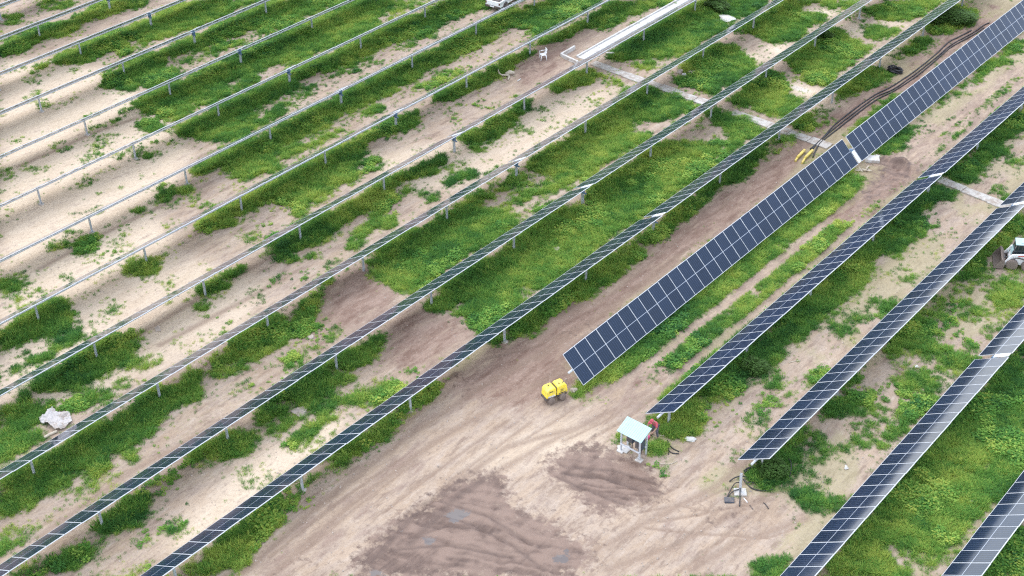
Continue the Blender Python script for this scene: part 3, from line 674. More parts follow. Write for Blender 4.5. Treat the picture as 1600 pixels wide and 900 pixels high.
rut([(1228, 232), (1250, 222)], .8, -.5, .0); rut([(700, 602), (716, 588)], .4, -.25, 0)
rut([(500, 500), (520, 445)], .4, -.15, 0); rut([(845, 530), (860, 505), (935, 470)], .5, -.14, 0)
heap = blur(raster(HEAP, .5, 83), 4); H += heap*(.10+.55*(fbm(X, Y*.6, 1.6, 87)-.25)+.12*(fbm(X, Y, .4, 89, 2)-.5))
# churned wet mud: long wheel ruts across it
p0, p1 = at(640, 800), at(860, 850); ang = math.atan2(p1.y-p0.y, p1.x-p0.x)
U1 = X*math.cos(ang)+Y*math.sin(ang); V1 = -X*math.sin(ang)+Y*math.cos(ang)
V1 = V1+(fbm(X, Y, 4, 141)-.5)*1.6
ridge = smooth(.36, .64, .65*fbm(U1/6, V1/.30, 1.0, 145, 4)+.35*fbm(X, Y, .45, 147, 2))
churn = np.clip(wet, 0, 1)*smooth(.30, .62, fbm(X, Y, 2.5, 151))
H += churn*(ridge-.5)*.08+np.clip(wet, 0, 1)*((fbm(X, Y, .7, 161)-.5)*.10-.05)
cover = cover.astype(np.float32)
H = np.where(puddle > .05, H*(1-puddle)-.07*puddle, H)
# shallow spread of the strip, channel and pad so that nothing floats there
def flat(px0, px1, half):
    global H
    d, _ = seg_d(px0, px1); k = 1-smooth(half, half+.7, d); H = H*(1-k)
flat((918, 97), (1290, 235), .6); flat((1470, 283), (1590, 330), .6); flat((900, 95), (1090, -6), .8)
edge = np.minimum(np.minimum(X-xs[0], xs[-1]-X), np.minimum(Y-ys[0], ys[-1]-Y))
H *= smooth(0, 4, edge)

def ground_z(x, y):
    i = int(round((x-xs[0])/STEP)); j = int(round((y-ys[0])/STEP))
    return float(H[i, j]) if 0 <= i < len(xs) and 0 <= j < len(ys) else 0.0
def gp(px, py, dz=0.0):
    p = at(px, py); p.z = ground_z(p.x, p.y)+dz; return p

def ext(a, lim):
    s = STEP*3; out = []; v = a
    while abs(v) < lim: v = v+s; out.append(v); s *= 1.55
    return out
right = [xs[-1]+d for d in np.cumsum([.6*1.55**i for i in range(18)])]; left = [xs[0]-d for d in np.cumsum([.6*1.55**i for i in range(18)])][::-1]
far = [ys[-1]+d for d in np.cumsum([.6*1.55**i for i in range(18)])]; near = [ys[0]-d for d in np.cumsum([.6*1.55**i for i in range(18)])][::-1]
GX = np.array(left+list(xs)+right); GY = np.array(near+list(ys)+far)
nx, ny = len(GX), len(GY); ox, oy = len(left), len(near)
def emb(a):
    out = np.zeros((nx, ny), np.float32); ii = np.clip(np.arange(nx)-ox, 0, len(xs)-1); jj = np.clip(np.arange(ny)-oy, 0, len(ys)-1)
    return a[np.ix_(ii, jj)].astype(np.float32)
gx, gy = np.meshgrid(GX, GY, indexing='ij')
Z = emb(H)
co = np.stack([gx, gy, Z], -1).reshape(-1, 3).astype(np.float32)
idx = np.arange(nx*ny).reshape(nx, ny)
quads = np.stack([idx[:-1, :-1], idx[1:, :-1], idx[1:, 1:], idx[:-1, 1:]], -1).reshape(-1, 4)
me = bpy.data.meshes.new('ground')
me.vertices.add(len(co)); me.vertices.foreach_set('co', co.ravel())
me.loops.add(quads.size); me.loops.foreach_set('vertex_index', quads.ravel().astype(np.int32))
me.polygons.add(len(quads)); me.polygons.foreach_set('loop_start', (np.arange(len(quads))*4).astype(np.int32))
me.polygons.foreach_set('loop_total', np.full(len(quads), 4, np.int32)); me.polygons.foreach_set('use_smooth', np.ones(len(quads), bool))
me.update()
for nm, a in (('green', green), ('brown', brown), ('wet', wet), ('puddle', puddle), ('pale', pale), ('track', track), ('ridge', ridge*smooth(.05, .4, wet)), ('dry', (1-clear)*np.where(X > -50, 1.0, .35)*smooth(.42, .62, fbm(X, Y*.55, 3.2, 211)))):
    at_ = me.attributes.new(nm, 'FLOAT', 'POINT'); at_.data.foreach_set('value', emb(a).ravel())
ground = bpy.data.objects.new('ground', me); COL.objects.link(ground); tag(ground, 'sandy site ground with grass patches, wheel tracks and wet mud', 'ground', kind='structure')

def ground_mat():
    m = bpy.data.materials.new('site_soil'); m.use_nodes = True
    t = m.node_tree; n = t.nodes; L = t.links; p = n['Principled BSDF']
    geo = n.new('ShaderNodeNewGeometry')
    def A(nm):
        a = n.new('ShaderNodeAttribute'); a.attribute_name = nm; return a.outputs['Fac']
    def noise(sc, det=6, ro=.6, vec=None):
        q = n.new('ShaderNodeTexNoise'); q.inputs['Scale'].default_value = sc; q.inputs['Detail'].default_value = det; q.inputs['Roughness'].default_value = ro
        L.new(vec or geo.outputs['Position'], q.inputs['Vector']); return q.outputs['Fac']
    def ramp(f, a, b, ca, cb):
        r = n.new('ShaderNodeValToRGB'); r.color_ramp.elements[0].position = a; r.color_ramp.elements[1].position = b
        r.color_ramp.elements[0].color = (*ca, 1); r.color_ramp.elements[1].color = (*cb, 1); L.new(f, r.inputs['Fac']); return r.outputs['Color']
    def mix(f, a, b):
        x = n.new('ShaderNodeMixRGB'); L.new(f, x.inputs['Fac']) if not isinstance(f, float) else setattr(x.inputs['Fac'], 'default_value', f)
        for s, k in ((a, 'Color1'), (b, 'Color2')):
            if isinstance(s, tuple): x.inputs[k].default_value = (*s, 1)
            else: L.new(s, x.inputs[k])
        return x.outputs['Color']
    def math_(op, a, b):
        x = n.new('ShaderNodeMath'); x.operation = op
        for i, s in enumerate((a, b)):
            if isinstance(s, (int, float)): x.inputs[i].default_value = s
            else: L.new(s, x.inputs[i])
        x.use_clamp = False; return x.outputs[0]
    mpv = n.new('ShaderNodeMapping'); mpv.inputs['Scale'].default_value = (1, .3, 1); L.new(geo.outputs['Position'], mpv.inputs['Vector'])
    mp2 = n.new('ShaderNodeMapping'); mp2.inputs['Scale'].default_value = (1.9, .5, 1); mp2.inputs['Rotation'].default_value = (0, 0, R(-14)); L.new(geo.outputs['Position'], mp2.inputs['Vector'])
    big = noise(.22, 5, .55); clod0 = noise(3.0, 8, .7); mid = noise(1.3, 6, .65, mpv.outputs['Vector']); small = noise(7, 6, .7); grit = noise(24, 3, .6)
    sand = ramp(big, .35, .68, (.34, .25, .176), (.44, .337, .245))
    sand = mix(ramp(mid, .42, .66, (0, 0, 0), (.6, .6, .6)), sand, (.40, .335, .28))
    strk = noise(1.0, 7, .68, mp2.outputs['Vector'])
    sand = mix(ramp(strk, .50, .64, (0, 0, 0), (.8, .8, .8)), sand, (.225, .160, .120)); sand = mix(ramp(strk, .30, .44, (.7, .7, .7), (0, 0, 0)), sand, (.50, .415, .335))
    palec = ramp(mid, .3, .7, (.57, .455, .325), (.74, .615, .455))
    col = mix(A('pale'), sand, palec)
    brn = ramp(strk, .38, .62, (.185, .115, .084), (.310, .218, .168))
    def ragged(f, lo, hi, amp, nz):
        return ramp(math_('ADD', f, math_('MULTIPLY', math_('SUBTRACT', nz, .5), amp)), lo, hi, (0, 0, 0), (1, 1, 1))
    col = mix(ramp(A('pale'), .74, .95, (0, 0, 0), (.85, .85, .85)), col, ramp(clod0, .34, .66, (.50, .46, .42), (.72, .69, .65)))
    col = mix(ragged(A('brown'), .12, .60, 2.0, mid), col, brn)
    col = mix(math_('MULTIPLY', ragged(A('dry'), .35, .8, 2.2, small), .5), col, (.33, .30, .155))
    col = mix(math_('MULTIPLY', A('track'), .72), col, (.245, .172, .125))
    wetc = mix(math_('MULTIPLY', A('ridge'), .85), ramp(strk, .38, .62, (.078, .044, .031), (.160, .103, .076)), (.235, .158, .118))
    wetc = mix(math_('MULTIPLY', A('track'), .6), wetc, (.075, .046, .035))
    wf = ragged(A('wet'), .30, .68, 2.6, noise(1.7, 9, .72))
    clod = noise(4.5, 8, .75); col = mix(ramp(clod, .52, .68, (0, 0, 0), (.55, .55, .55)), col, (.20, .150, .118)); col = mix(ramp(clod, .30, .44, (.45, .45, .45), (0, 0, 0)), col, (.50, .43, .36))
    col = mix(math_('MULTIPLY', wf, .96), col, wetc)
    # litter, pebbles and dry grass bits in the bare soil
    speck = ramp(grit, .62, .72, (0, 0, 0), (.30, .30, .30)); col = mix(speck, col, (.16, .12, .09))
    speck2 = ramp(noise(11, 2, .5), .64, .72, (0, 0, 0), (.30, .30, .30)); col = mix(math_('MULTIPLY', speck2, math_('SUBTRACT', 1.0, wf)), col, (.46, .41, .36))
    grc = ramp(small, .3, .7, (.075, .130, .028), (.20, .24, .07))
    g = math_('MULTIPLY', A('green'), 1.0); ga = math_('ADD', g, math_('MULTIPLY', math_('SUBTRACT', small, .5), .7))
    gf = n.new('ShaderNodeClamp'); L.new(math_('MULTIPLY', ga, A('green')), gf.inputs['Value'])
    col = mix(math_('MULTIPLY', gf.outputs[0], .9), col, grc)
    pf = A('puddle'); ps = ragged(pf, .42, .55, 1.6, noise(2.6, 6, .7))
    col = mix(ps, col, (.135, .115, .105))
    L.new(col, p.inputs['Base Color'])
    rg = n.new('ShaderNodeMixRGB'); rg.inputs['Color1'].default_value = (.95,)*3+(1,); rg.inputs['Color2'].default_value = (.42,)*3+(1,); L.new(wf, rg.inputs['Fac'])
    rg2 = mix(ps, rg.outputs['Color'], (.06, .06, .06)); L.new(rg2, p.inputs['Roughness'])
    p.inputs['Specular IOR Level'].default_value = .35
    hsum = math_('ADD', math_('MULTIPLY', mid, .5), math_('ADD', math_('MULTIPLY', small, .35), math_('MULTIPLY', grit, .15)))
    b = n.new('ShaderNodeBump'); b.inputs['Distance'].default_value = .12; L.new(hsum, b.inputs['Height'])
    bs = n.new('ShaderNodeMath'); bs.operation = 'SUBTRACT'; bs.inputs[0].default_value = .75; bs.use_clamp = True; L.new(ps, bs.inputs[1]); L.new(bs.outputs[0], b.inputs['Strength'])
    L.new(b.outputs['Normal'], p.inputs['Normal'])
    return m
me.materials.append(ground_mat())

# ------------------------------------------------------------------ grass: tufts standing on the ground wherever the survey shows cover
def grass_mat(name, c0, c1, c2):
    m = bpy.data.materials.new(name); m.use_nodes = True
    t = m.node_tree; n = t.nodes; L = t.links; p = n['Principled BSDF']; out = n['Material Output']
    a = n.new('ShaderNodeAttribute'); a.attribute_type = 'INSTANCER'; a.attribute_name = 'tone'
    r = n.new('ShaderNodeValToRGB'); e = r.color_ramp.elements; e[0].position = 0; e[1].position = .96; e[0].color = (*c0, 1); e[1].color = (*c2, 1); w_ = e.new(1.0); w_.color = (.45, .54, .11, 1)
    k = e.new(.5); k.color = (*c1, 1)
    L.new(a.outputs['Fac'], r.inputs['Fac']); L.new(r.outputs['Color'], p.inputs['Base Color']); p.inputs['Roughness'].default_value = .7; p.inputs['Specular IOR Level'].default_value = .15
    tr = n.new('ShaderNodeBsdfTranslucent'); L.new(r.outputs['Color'], tr.inputs['Color'])
    mxs = n.new('ShaderNodeMixShader'); mxs.inputs['Fac'].default_value = .42; L.new(p.outputs[0], mxs.inputs[1]); L.new(tr.outputs[0], mxs.inputs[2]); L.new(mxs.outputs[0], out.inputs['Surface'])
    return m
GM = grass_mat('grass_blades', (.056, .178, .050), (.152, .345, .062), (.38, .52, .105))
def tuft_mesh(name, nb, rad, h, wdt, leafy=False):
    v = []; f = []
    for i in range(nb):
        a = random.uniform(0, 6.283); rr = rad*math.sqrt(random.random()); bx, by = rr*math.cos(a), rr*math.sin(a)
        la = a+random.uniform(-1, 1); lean = random.uniform(.25, 1.1); hh = h*random.uniform(.55, 1.1)
        dx, dy = math.cos(la), math.sin(la); sx_, sy_ = -dy, dx; w = wdt*random.uniform(.7, 1.3)
        if leafy:
            z = hh*random.uniform(.3, 1); l = wdt*random.uniform(2, 3.4); b = len(v); up_ = random.uniform(-.2, .6)
            v += [(bx, by, z), (bx+dx*l*.5+sx_*w, by+dy*l*.5+sy_*w, z+l*.5*up_), (bx+dx*l, by+dy*l, z+l*up_*.5), (bx+dx*l*.5-sx_*w, by+dy*l*.5-sy_*w, z+l*.5*up_)]
            f.append((b, b+1, b+2, b+3)); continue
        b = len(v)
        for k, (s, ww) in enumerate(((0, 1), (.55, .8), (1, 0))):
            ox_ = dx*lean*hh*s*s; oy_ = dy*lean*hh*s*s; z = hh*(s-.25*lean*s*s)
            if ww: v += [(bx+ox_-sx_*w*ww/2, by+oy_-sy_*w*ww/2, z), (bx+ox_+sx_*w*ww/2, by+oy_+sy_*w*ww/2, z)]
            else: v.append((bx+ox_, by+oy_, z))
        f += [(b, b+1, b+3, b+2), (b+2, b+3, b+4)]
    m = bpy.data.meshes.new(name); m.from_pydata(v, [], f); m.materials.append(GM); m.update(); return m
tc_ = bpy.data.collections.new('grass_tufts')
for i in range(7):
    mm = tuft_mesh('tuft', 26, .20, .36, .030) if i < 4 else (tuft_mesh('tuft', 16, .13, .22, .028) if i < 5 else tuft_mesh('leafy_tuft', 34, .20, .34, .06, True))
    tc_.objects.link(bpy.data.objects.new(chr(97+i)+'_tuft', mm))

dens = np.clip(cover, 0, 1)**1.1*78
vis = (PXg > -90) & (PXg < 1690) & (PYg > -70) & (PYg < 980)
dens = np.where(vis, dens, 0)*(1-smooth(.2, .6, track)*.6)
cnt = rng.poisson(dens*STEP*STEP)
ii, jj = np.nonzero(cnt); rep = cnt[ii, jj]; ii = np.repeat(ii, rep); jj = np.repeat(jj, rep)
n_t = len(ii)
px_ = xs[ii]+rng.uniform(-.5, .5, n_t)*STEP; py_ = ys[jj]+rng.uniform(-.5, .5, n_t)*STEP; pz_ = H[ii, jj]-.015
ton = .57+(fbm(px_, py_*.55, 3.8, 171)-.49)*1.5+(fbm(px_, py_, .7, 181)-.5)*1.3+rng.normal(0, .25, n_t)
ton += .02
ton = .5+(ton-.5)*.82
near_row = np.abs(((px_+41.95)/6.648+.5) % 1-.5)*6.648
tall = 1+.25*smooth(1.6, .5, near_row)
sc_ = (0.34+.52*cover[ii, jj])*rng.uniform(.7, 1.3, n_t)*tall*(1-.35*np.clip(clear[ii, jj], 0, 1))*(.75+.5*fbm(px_, py_, 2.2, 191))
leaf = fbm(px_, py_, 3.0, 201) > .64
kind = np.where(leaf & (rng.random(n_t) < .75), rng.integers(5, 7, n_t), rng.integers(0, 5, n_t)).astype(np.int32)
gm = bpy.data.meshes.new('grass'); gm.vertices.add(n_t); gm.vertices.foreach_set('co', np.stack([px_, py_, pz_], -1).astype(np.float32).ravel())
for nm, ty, a in (('tone', 'FLOAT', np.clip(ton, 0, 1).astype(np.float32)), ('sc', 'FLOAT', sc_.astype(np.float32)), ('rz', 'FLOAT', rng.uniform(0, 6.283, n_t).astype(np.float32)), ('kind', 'INT', kind)):
    q = gm.attributes.new(nm, ty, 'POINT'); q.data.foreach_set('value', a)
gm.update()
go = bpy.data.objects.new('grass', gm); COL.objects.link(go)
tag(go, 'green grass and low weeds in strips along the tracker rows', 'grass', kind='stuff')
ng = bpy.data.node_groups.new('scatter_grass', 'GeometryNodeTree')
ng.interface.new_socket('Geometry', in_out='INPUT', socket_type='NodeSocketGeometry'); ng.interface.new_socket('Geometry', in_out='OUTPUT', socket_type='NodeSocketGeometry')
gi = ng.nodes.new('NodeGroupInput'); gq = ng.nodes.new('NodeGroupOutput')
ci = ng.nodes.new('GeometryNodeCollectionInfo'); ci.inputs['Collection'].default_value = tc_; ci.inputs['Separate Children'].default_value = True; ci.inputs['Reset Children'].default_value = True
ip = ng.nodes.new('GeometryNodeInstanceOnPoints'); ip.inputs['Pick Instance'].default_value = True
def na(nm, ty):
    q = ng.nodes.new('GeometryNodeInputNamedAttribute'); q.data_type = ty; q.inputs['Name'].default_value = nm; return q.outputs[0]
cx = ng.nodes.new('ShaderNodeCombineXYZ'); ng.links.new(na('rz', 'FLOAT'), cx.inputs['Z'])
ng.links.new(gi.outputs[0], ip.inputs['Points']); ng.links.new(ci.outputs[0], ip.inputs['Instance']); ng.links.new(na('kind', 'INT'), ip.inputs['Instance Index'])
ng.links.new(cx.outputs[0], ip.inputs['Rotation']); ng.links.new(na('sc', 'FLOAT'), ip.inputs['Scale']); ng.links.new(ip.outputs[0], gq.inputs[0])
md = go.modifiers.new('scatter', 'NODES'); md.node_group = ng
print('tufts', n_t)

# ------------------------------------------------------------------ solar tracker rows
PITCH_X, X13, MOD, MW, ML = 6.6483, -41.948, 1.15, 2.358, 1.13
TILT, TILT13 = R(30.94), R(-44.81)
mb = MB(); mb.box((0, 0, 0), (MW-.02, ML-.02, .008)); CELLS = mb.mesh('cell_sheet', [M['cells'], M['back']])
for pl in CELLS.polygons: pl.material_index = 0 if pl.normal.z > .5 else 1
mb = MB(); lip, dep = .033, .042
for sx_ in (-1, 1):
    mb.box((sx_*(MW/2-lip/2), 0, -.015), (lip, ML, dep)); mb.box((0, sx_*(ML/2-.0085), -.0152), (MW-2*lip-.001, .017, dep))
FRAME = mb.mesh('panel_frame', M['alu'])
mb = MB(); mb.box((0, 0, 0), (MW*.55, .05, .06)); RAIL = mb.mesh('mounting_rail', M['galv'])
def post_mesh(drive):
    b = MB(); h = TUBE+.25-.1; w, d, t = (.16, .15, .012) if drive else (.125, .11, .010)
    b.box((0, d/2, -.25+h/2-.0), (w, t, h)); b.box((0, -d/2, -.25+h/2), (w, t, h)); b.box((0, 0, -.25+h/2), (t, d-t-.002, h))
    return b.mesh('post', M['galv'])
PM = {False: post_mesh(False), True: post_mesh(True)}
b = MB(); b.lathe([(.02, -.05), (.095, -.05), (.11, .0), (.095, .05), (.02, .05)], (0, 0, TUBE), 'Y', 14); b.box((0, 0, TUBE-.13), (.2, .06, .12)); BEAR = b.mesh('bearing', M['galv'])
b = MB(); b.lathe([(.02, -.13), (.15, -.13), (.19, -.09), (.19, .09), (.15, .13), (.02, .13)], (0, 0, TUBE), 'Y', 18); b.tube([(.0, -.10, TUBE-.2), (.42, -.10, TUBE-.2)], .06, 10)
b.box((0, 0, TUBE-.2), (.26, .22, .16)); DRIVE = b.mesh('drive_motor', M['drive'])
b = MB(); b.box((0, 0, 0), (1.06, .40, .03))
for k in (-.1, .07): b.box((0, k, .022), (1.02, .03, .012), 1)
CTRL = b.mesh('controller_panel', [M['ctrl'], M['galv']])
b = MB(); b.lathe([(.02, -.12), (.24, -.12), (.23, .05), (.02, .06)], (0, 0, 0), 'Z', 14); COLLAR = b.mesh('concrete_collar', M['conc'])
POSTS = [9.5, 18.5, 27.6, 36.9, 46.1, 55.2, 64.1, 72.3, 81.3, 90.14, 98.9, 107.5, 116, 124.3, 133, 141.5]
GAP = .55
ROWS = {  # row: (first Y, last Y, drive gap Y, tilt, label)
 1: (57, 75, 72.3, TILT, 'solar tracker row cutting across the very top left corner of the photo'),
 2: (53, 80, 72.3, TILT, 'second thin edge-on tracker row from the top left corner, post between grass patches'),
 3: (49, 85, 72.3, TILT, 'third edge-on tracker row from the top left, reaching the top edge above bare sand'),
 4: (45, 90, 72.3, TILT, 'fourth edge-on silver tracker row from the top left corner over pale bare sand'),
 5: (41, 95, 72.3, TILT, 'fifth edge-on tracker row from the top left, running behind the pale bare sand'),
 6: (37, 100, 72.3, TILT, 'sixth edge-on tracker row from the top left, passing just behind the white pickup'),
 7: (33, 105, 72.3, TILT, 'edge-on tracker row running right in front of the white pickup'),
 8: (28, 110, 72.3, TILT, 'edge-on tracker row beside the fallen branch and behind the white plastic chair'),
 9: (24, 115, 72.3, TILT, 'tracker row with a thin grey face passing beside the white concrete channel'),
 10: (19, 120, 72.3, TILT, 'narrow-faced tracker row passing right beside the crumpled white sheet'),
 11: (15, 125.5, 72.3, TILT, 'tracker row crossing the fresh brown earth heaps, ending in the bottom left corner'),
 12: (15, 129.5, 72.3, TILT, 'tracker row along the left edge of the muddy clearing and the brown vehicle track'),
 13: (54.21, 131, 90.14, TILT13, 'tracker row tipped towards the viewer with broad blue panel faces, beside the yellow roller'),
 14: (54.21, 116, 90.14, TILT, 'tracker row whose near end hangs above the person in red'),
 15: (54.21, 101, 90.14, TILT, 'tracker row whose near end hangs by the lone steel post with black conduits'),
 16: (41, 84, 72.0, TILT, 'shiny tracker row with a drive gap, right of the clearing and crossing the bottom edge'),
 17: (46, 68, 72.0, TILT, 'shiny tracker row cut off by the bottom right corner of the photo'),
}
for k, (ya, yb, yg, th, lab) in ROWS.items():
    rx = X13+(k-13)*PITCH_X
    root = empty('solar_tracker_row', (rx, yg, 0)); tag(root, lab, 'solar tracker', 'parallel solar tracker rows')
    spots = []; n = 0
    while yg+GAP/2+(n+1)*MOD <= yb: spots.append(GAP/2+(n+.5)*MOD); n += 1
    n = 0
    while yg-GAP/2-(n+1)*MOD >= ya-.06: spots.append(-GAP/2-(n+.5)*MOD); n += 1
    spots.sort(); lo, hi = spots[0]-MOD/2, spots[-1]+MOD/2
    if len(spots) > 100: spots = spots[-100:]; lo = spots[0]-MOD/2
    t = MB(); t.tube([(0, lo-.32, TUBE), (0, hi+.32, TUBE)], .075, 8)
    tb = t.build('torque_tube', M['galv'], root); dn = .165
    nx_, nz_ = -math.sin(th), math.cos(th)
    tb.location = (-nx_*dn, 0, TUBE-nz_*dn-TUBE)
    rg = random.Random(k)
    for y in spots:
        wy = yg+y; tw = 0.0                       # slight twist of the long tubes
        if k == 16: tw = float(np.interp(wy, [48, 60, 72, 84], [3.4, 1.6, -.6, -.3]))
        if k == 15: tw = float(np.interp(wy, [58, 76, 95], [.4, -.5, -1.0]))
        if k == 17: tw = 2.2
        jt = rg.gauss(0, .0035)-R(tw)
        p = inst('solar_panel', CELLS, root, (rg.gauss(0, .004), y, TUBE+rg.gauss(0, .003)), (rg.gauss(0, .0028), -th+jt, 0))
        inst('frame', FRAME, p)
    # rails are tiny: one under each joint, seen only where rows show their backs
    for y in spots[::1]:
        if k <= 8: inst('mounting_rail', RAIL, root, (-nx_*.045, y, TUBE-nz_*.045), (0, -th, 0))
    for py in POSTS:
        y = py-yg
        if y < lo+.15 or y > hi: continue
        drv = abs(y) < .3
        po = inst('post', PM[drv], root, (-nx_*dn, 0 if drv else y, -nz_*dn))
        if drv: inst('drive_motor', DRIVE, po)
        else: inst('bearing', BEAR, po)
        if rg.random() < (.75 if k < 9 else .5): inst('concrete_collar', COLLAR, po, (0, 0, nz_*dn+ground_z(rx, py)+.0))
    inst('controller_panel', CTRL, root, (.62*math.cos(th)-nx_*-.02, 0, TUBE+.62*math.sin(th)+.02*nz_), (0, -th, 0))

# ------------------------------------------------------------------ concrete strip, channel, head wall
def slab_strip(name, p, q, w, h, label, m, seg=2.4, gaps=()):
    a = at(*p); c = at(*q); L = (c-a).length; d = (c-a)/L; ang = math.atan2(d.y, d.x); n = int(L/seg); b = MB()
    for i in range(n):
        if i in gaps: continue
        s = a+d*(L*(i+.5)/n); rg = random.Random(i*7+len(name))
        b.box((s.x+rg.gauss(0, .02), s.y+rg.gauss(0, .03), h/2-.06+rg.gauss(0, .006)), (L/n-.03, w+rg.gauss(0, .05), h+.12), 0, None, Euler((rg.gauss(0, .012), 0, ang+rg.gauss(0, .006))))
    o = b.build(name, m, None, bevel=.03)
    return tag(o, label, 'concrete path', kind='structure')
slab_strip('concrete_path', (926, 99), (1296, 230), 1.0, .10, 'pale concrete strip crossing under the rows', M['conc'], 1.9, (7,))
slab_strip('concrete_path', (1466, 281), (1588, 329), 1.0, .10, 'pale concrete strip crossing under the rows at right', M['conc'], 1.9)
ch = empty('concrete_channel', at(960, 62)); tag(ch, 'long white concrete drainage channel running beside a tracker row to the top edge', 'channel')
a, c = at(908, 92), at(1096, -14); d = (c-a).normalized(); s_ = Vector((d.y, -d.x, 0)); L = (c-a).length; base = at(960, 62)
def strip(name, off, w, z, h, m):
    b = MB(); n = 14
    for i in range(n):
        q = a+d*(L*(i+.5)/n)+s_*off-base; rg = random.Random(i+int(off*50))
        b.box((q.x, q.y, z+rg.gauss(0, .005)), (w+rg.gauss(0, .01), L/n-.015, h), 0, None, Euler((0, 0, math.atan2(d.y, d.x)-math.pi/2)))
    return b.build(name, m, ch, bevel=.02)
strip('channel_floor', 0, .82, .03, .10, M['lime']); strip('channel_wall', -.50, .16, .08, .24, M['lime']); strip('channel_wall', .50, .16, .06, .20, M['wconc'])
hw = empty('headwall', at(879, 90)); tag(hw, 'low white L-shaped concrete wall at the near end of the drainage channel', 'wall')
def wall(p, q, name):
    A_, B_ = at(*p), at(*q); m_ = (A_+B_)/2-at(879, 90); dd = B_-A_; b = MB()
    b.box((m_.x, m_.y, .14), (dd.length, .20, .44), 0, None, Euler((0, 0, math.atan2(dd.y, dd.x)))); b.build(name, M['wconc'], hw, bevel=.03)
wall((876.5, 89), (898, 76.5), 'side_wall'); wall((878.5, 89.5), (903, 101), 'front_wall')

# ------------------------------------------------------------------ small debris helpers
def rock(px, py, size, label, m='rock', flatness=.55, seed=1, group=None):
    rg = random.Random(seed); import bmesh
    bm = bmesh.new(); bmesh.ops.create_icosphere(bm, subdivisions=3, radius=1)
    for v in bm.verts:
        q = v.co*1.6; n_ = math.sin(q.x*2.1+seed)*.18+math.sin(q.y*2.7+seed*2)*.16+math.sin(q.z*3.1+q.x*1.7+seed)*.14
        v.co *= 1+n_; v.co = Vector((round(v.co.x*2.2)/2.2*.35+v.co.x*.65, v.co.y, v.co.z*.9))
        v.co.x *= size[0]/2; v.co.y *= size[1]/2; v.co.z *= size[2]/2
    me_ = bpy.data.meshes.new('rock'); bm.to_mesh(me_); bm.free(); me_.materials.append(M[m])
    o = bpy.data.objects.new('rock', me_); COL.objects.link(o); o.location = gp(px, py, size[2]*.22); o.rotation_euler = (0, 0, rg.uniform(0, 6)); return tag(o, label, 'rock', group)
def pipe_px(name, pts, r, label, cat, m='black', zs=None, group=None, sub=5, n=8):
    P = [gp(x, y, r+(zs[i] if zs else 0)) for i, (x, y) in enumerate(pts)]
    out = []
    for i in range(len(P)-1):                       # smooth curve through the points
        p0, p1, p2, p3 = P[max(i-1, 0)], P[i], P[i+1], P[min(i+2, len(P)-1)]
        for s in range(sub):
            t = s/sub; out.append(.5*((2*p1)+(p2-p0)*t+(2*p0-5*p1+4*p2-p3)*t*t+(3*p1-p0-3*p2+p3)*t**3))
    out.append(P[-1]); b = MB(); c0 = out[0].copy(); b.tube([q-c0 for q in out], r, n)
    o = b.build(name, M[m], None, c0); return tag(o, label, cat, group)
def z7(*p): return [(1120+x/11.25, 720+y/11.25) for x, y in p]

# lone steel post with conduits
pp = gp(1156.5, 769.5); lp = empty('steel_post', pp); tag(lp, 'lone grey steel post standing in a white pad among black conduits', 'post')
b = MB(); b.box((0, .055, .72), (.15, .012, 1.6)); b.box((0, -.055, .72), (.15, .012, 1.6)); b.box((0, 0, .72), (.012, .097, 1.6)); ps_ = b.build('beam', M['galv'], lp); ps_.rotation_euler = (.03, -.03, R(25))
b = MB(); b.box((0, 0, .03), (.72, .62, .14), 0, None, Euler((0, 0, R(38)))); b.build('pad', M['wconc'], lp, bevel=.03)
pipe_px('conduit', z7((396, 440), (400, 560), (404, 680), (400, 800)), .035, 'straight black conduit lying from the lone steel post towards the viewer', 'conduit', zs=[.7, .4, .12, 0], group='black conduits round the lone post')
pipe_px('conduit', z7((220, 375), (300, 335), (400, 318), (500, 308), (565, 340)), .04, 'black conduit sticking out left of the lone steel post', 'conduit', zs=[.02, .1, .16, .1, 0], group='black conduits round the lone post')
pipe_px('conduit', z7((470, 190), (540, 165), (640, 152)), .05, 'thick black conduit behind the lone steel post under the row end', 'conduit', zs=[0, .12, .15], group='black conduits round the lone post')
pipe_px('conduit', z7((476, 232), (515, 203), (565, 198)), .04, 'short curved black conduit just behind the lone steel post', 'conduit', zs=[0, .1, .1], group='black conduits round the lone post')
pipe_px('conduit', z7((465, 335), (530, 410), (600, 480), (700, 520), (800, 530), (900, 525), (985, 505)), .04, 'longest black conduit, sweeping right from the lone steel post to the shrub', 'conduit', group='black conduits round the lone post')
pipe_px('conduit', z7((480, 345), (530, 390), (600, 404), (720, 390)), .035, 'black conduit curving right from the lone steel post above the longest one', 'conduit', zs=[0, .05, .08, 0], group='black conduits round the lone post')
pipe_px('conduit', z7((395, 442), (320, 462), (255, 530), (175, 655)), .03, 'upper of two black conduits looping from the lone post to the flat box', 'conduit', zs=[.3, .35, .2, .02], group='black conduits round the lone post')
pipe_px('conduit', z7((395, 522), (300, 560), (235, 608), (185, 655)), .03, 'lower of two black conduits looping from the lone post to the flat box', 'conduit', zs=[.1, .15, .1, .02], group='black conduits round the lone post')
bx = empty('junction_box', gp(1139.5, 782.5), R(35)); tag(bx, 'flat grey junction box lying on the dirt by the lone steel post', 'box')
b = MB(); b.box((0, 0, .055), (.56, .42, .11)); b.build('case', M['cab'], bx, bevel=.015)
b = MB(); b.box((0, 0, .118), (.50, .36, .012)); b.build('lid', M['steel'], bx, bevel=.004)
pipe_px('stick', z7((472, 655), (538, 735)), .03, 'white stick lying near the lone steel post', 'stick', 'plastic', sub=1)
pipe_px('stick', z7((580, 782), (632, 862)), .03, 'short dark stick lying near the lone steel post', 'stick', 'steel', sub=1)
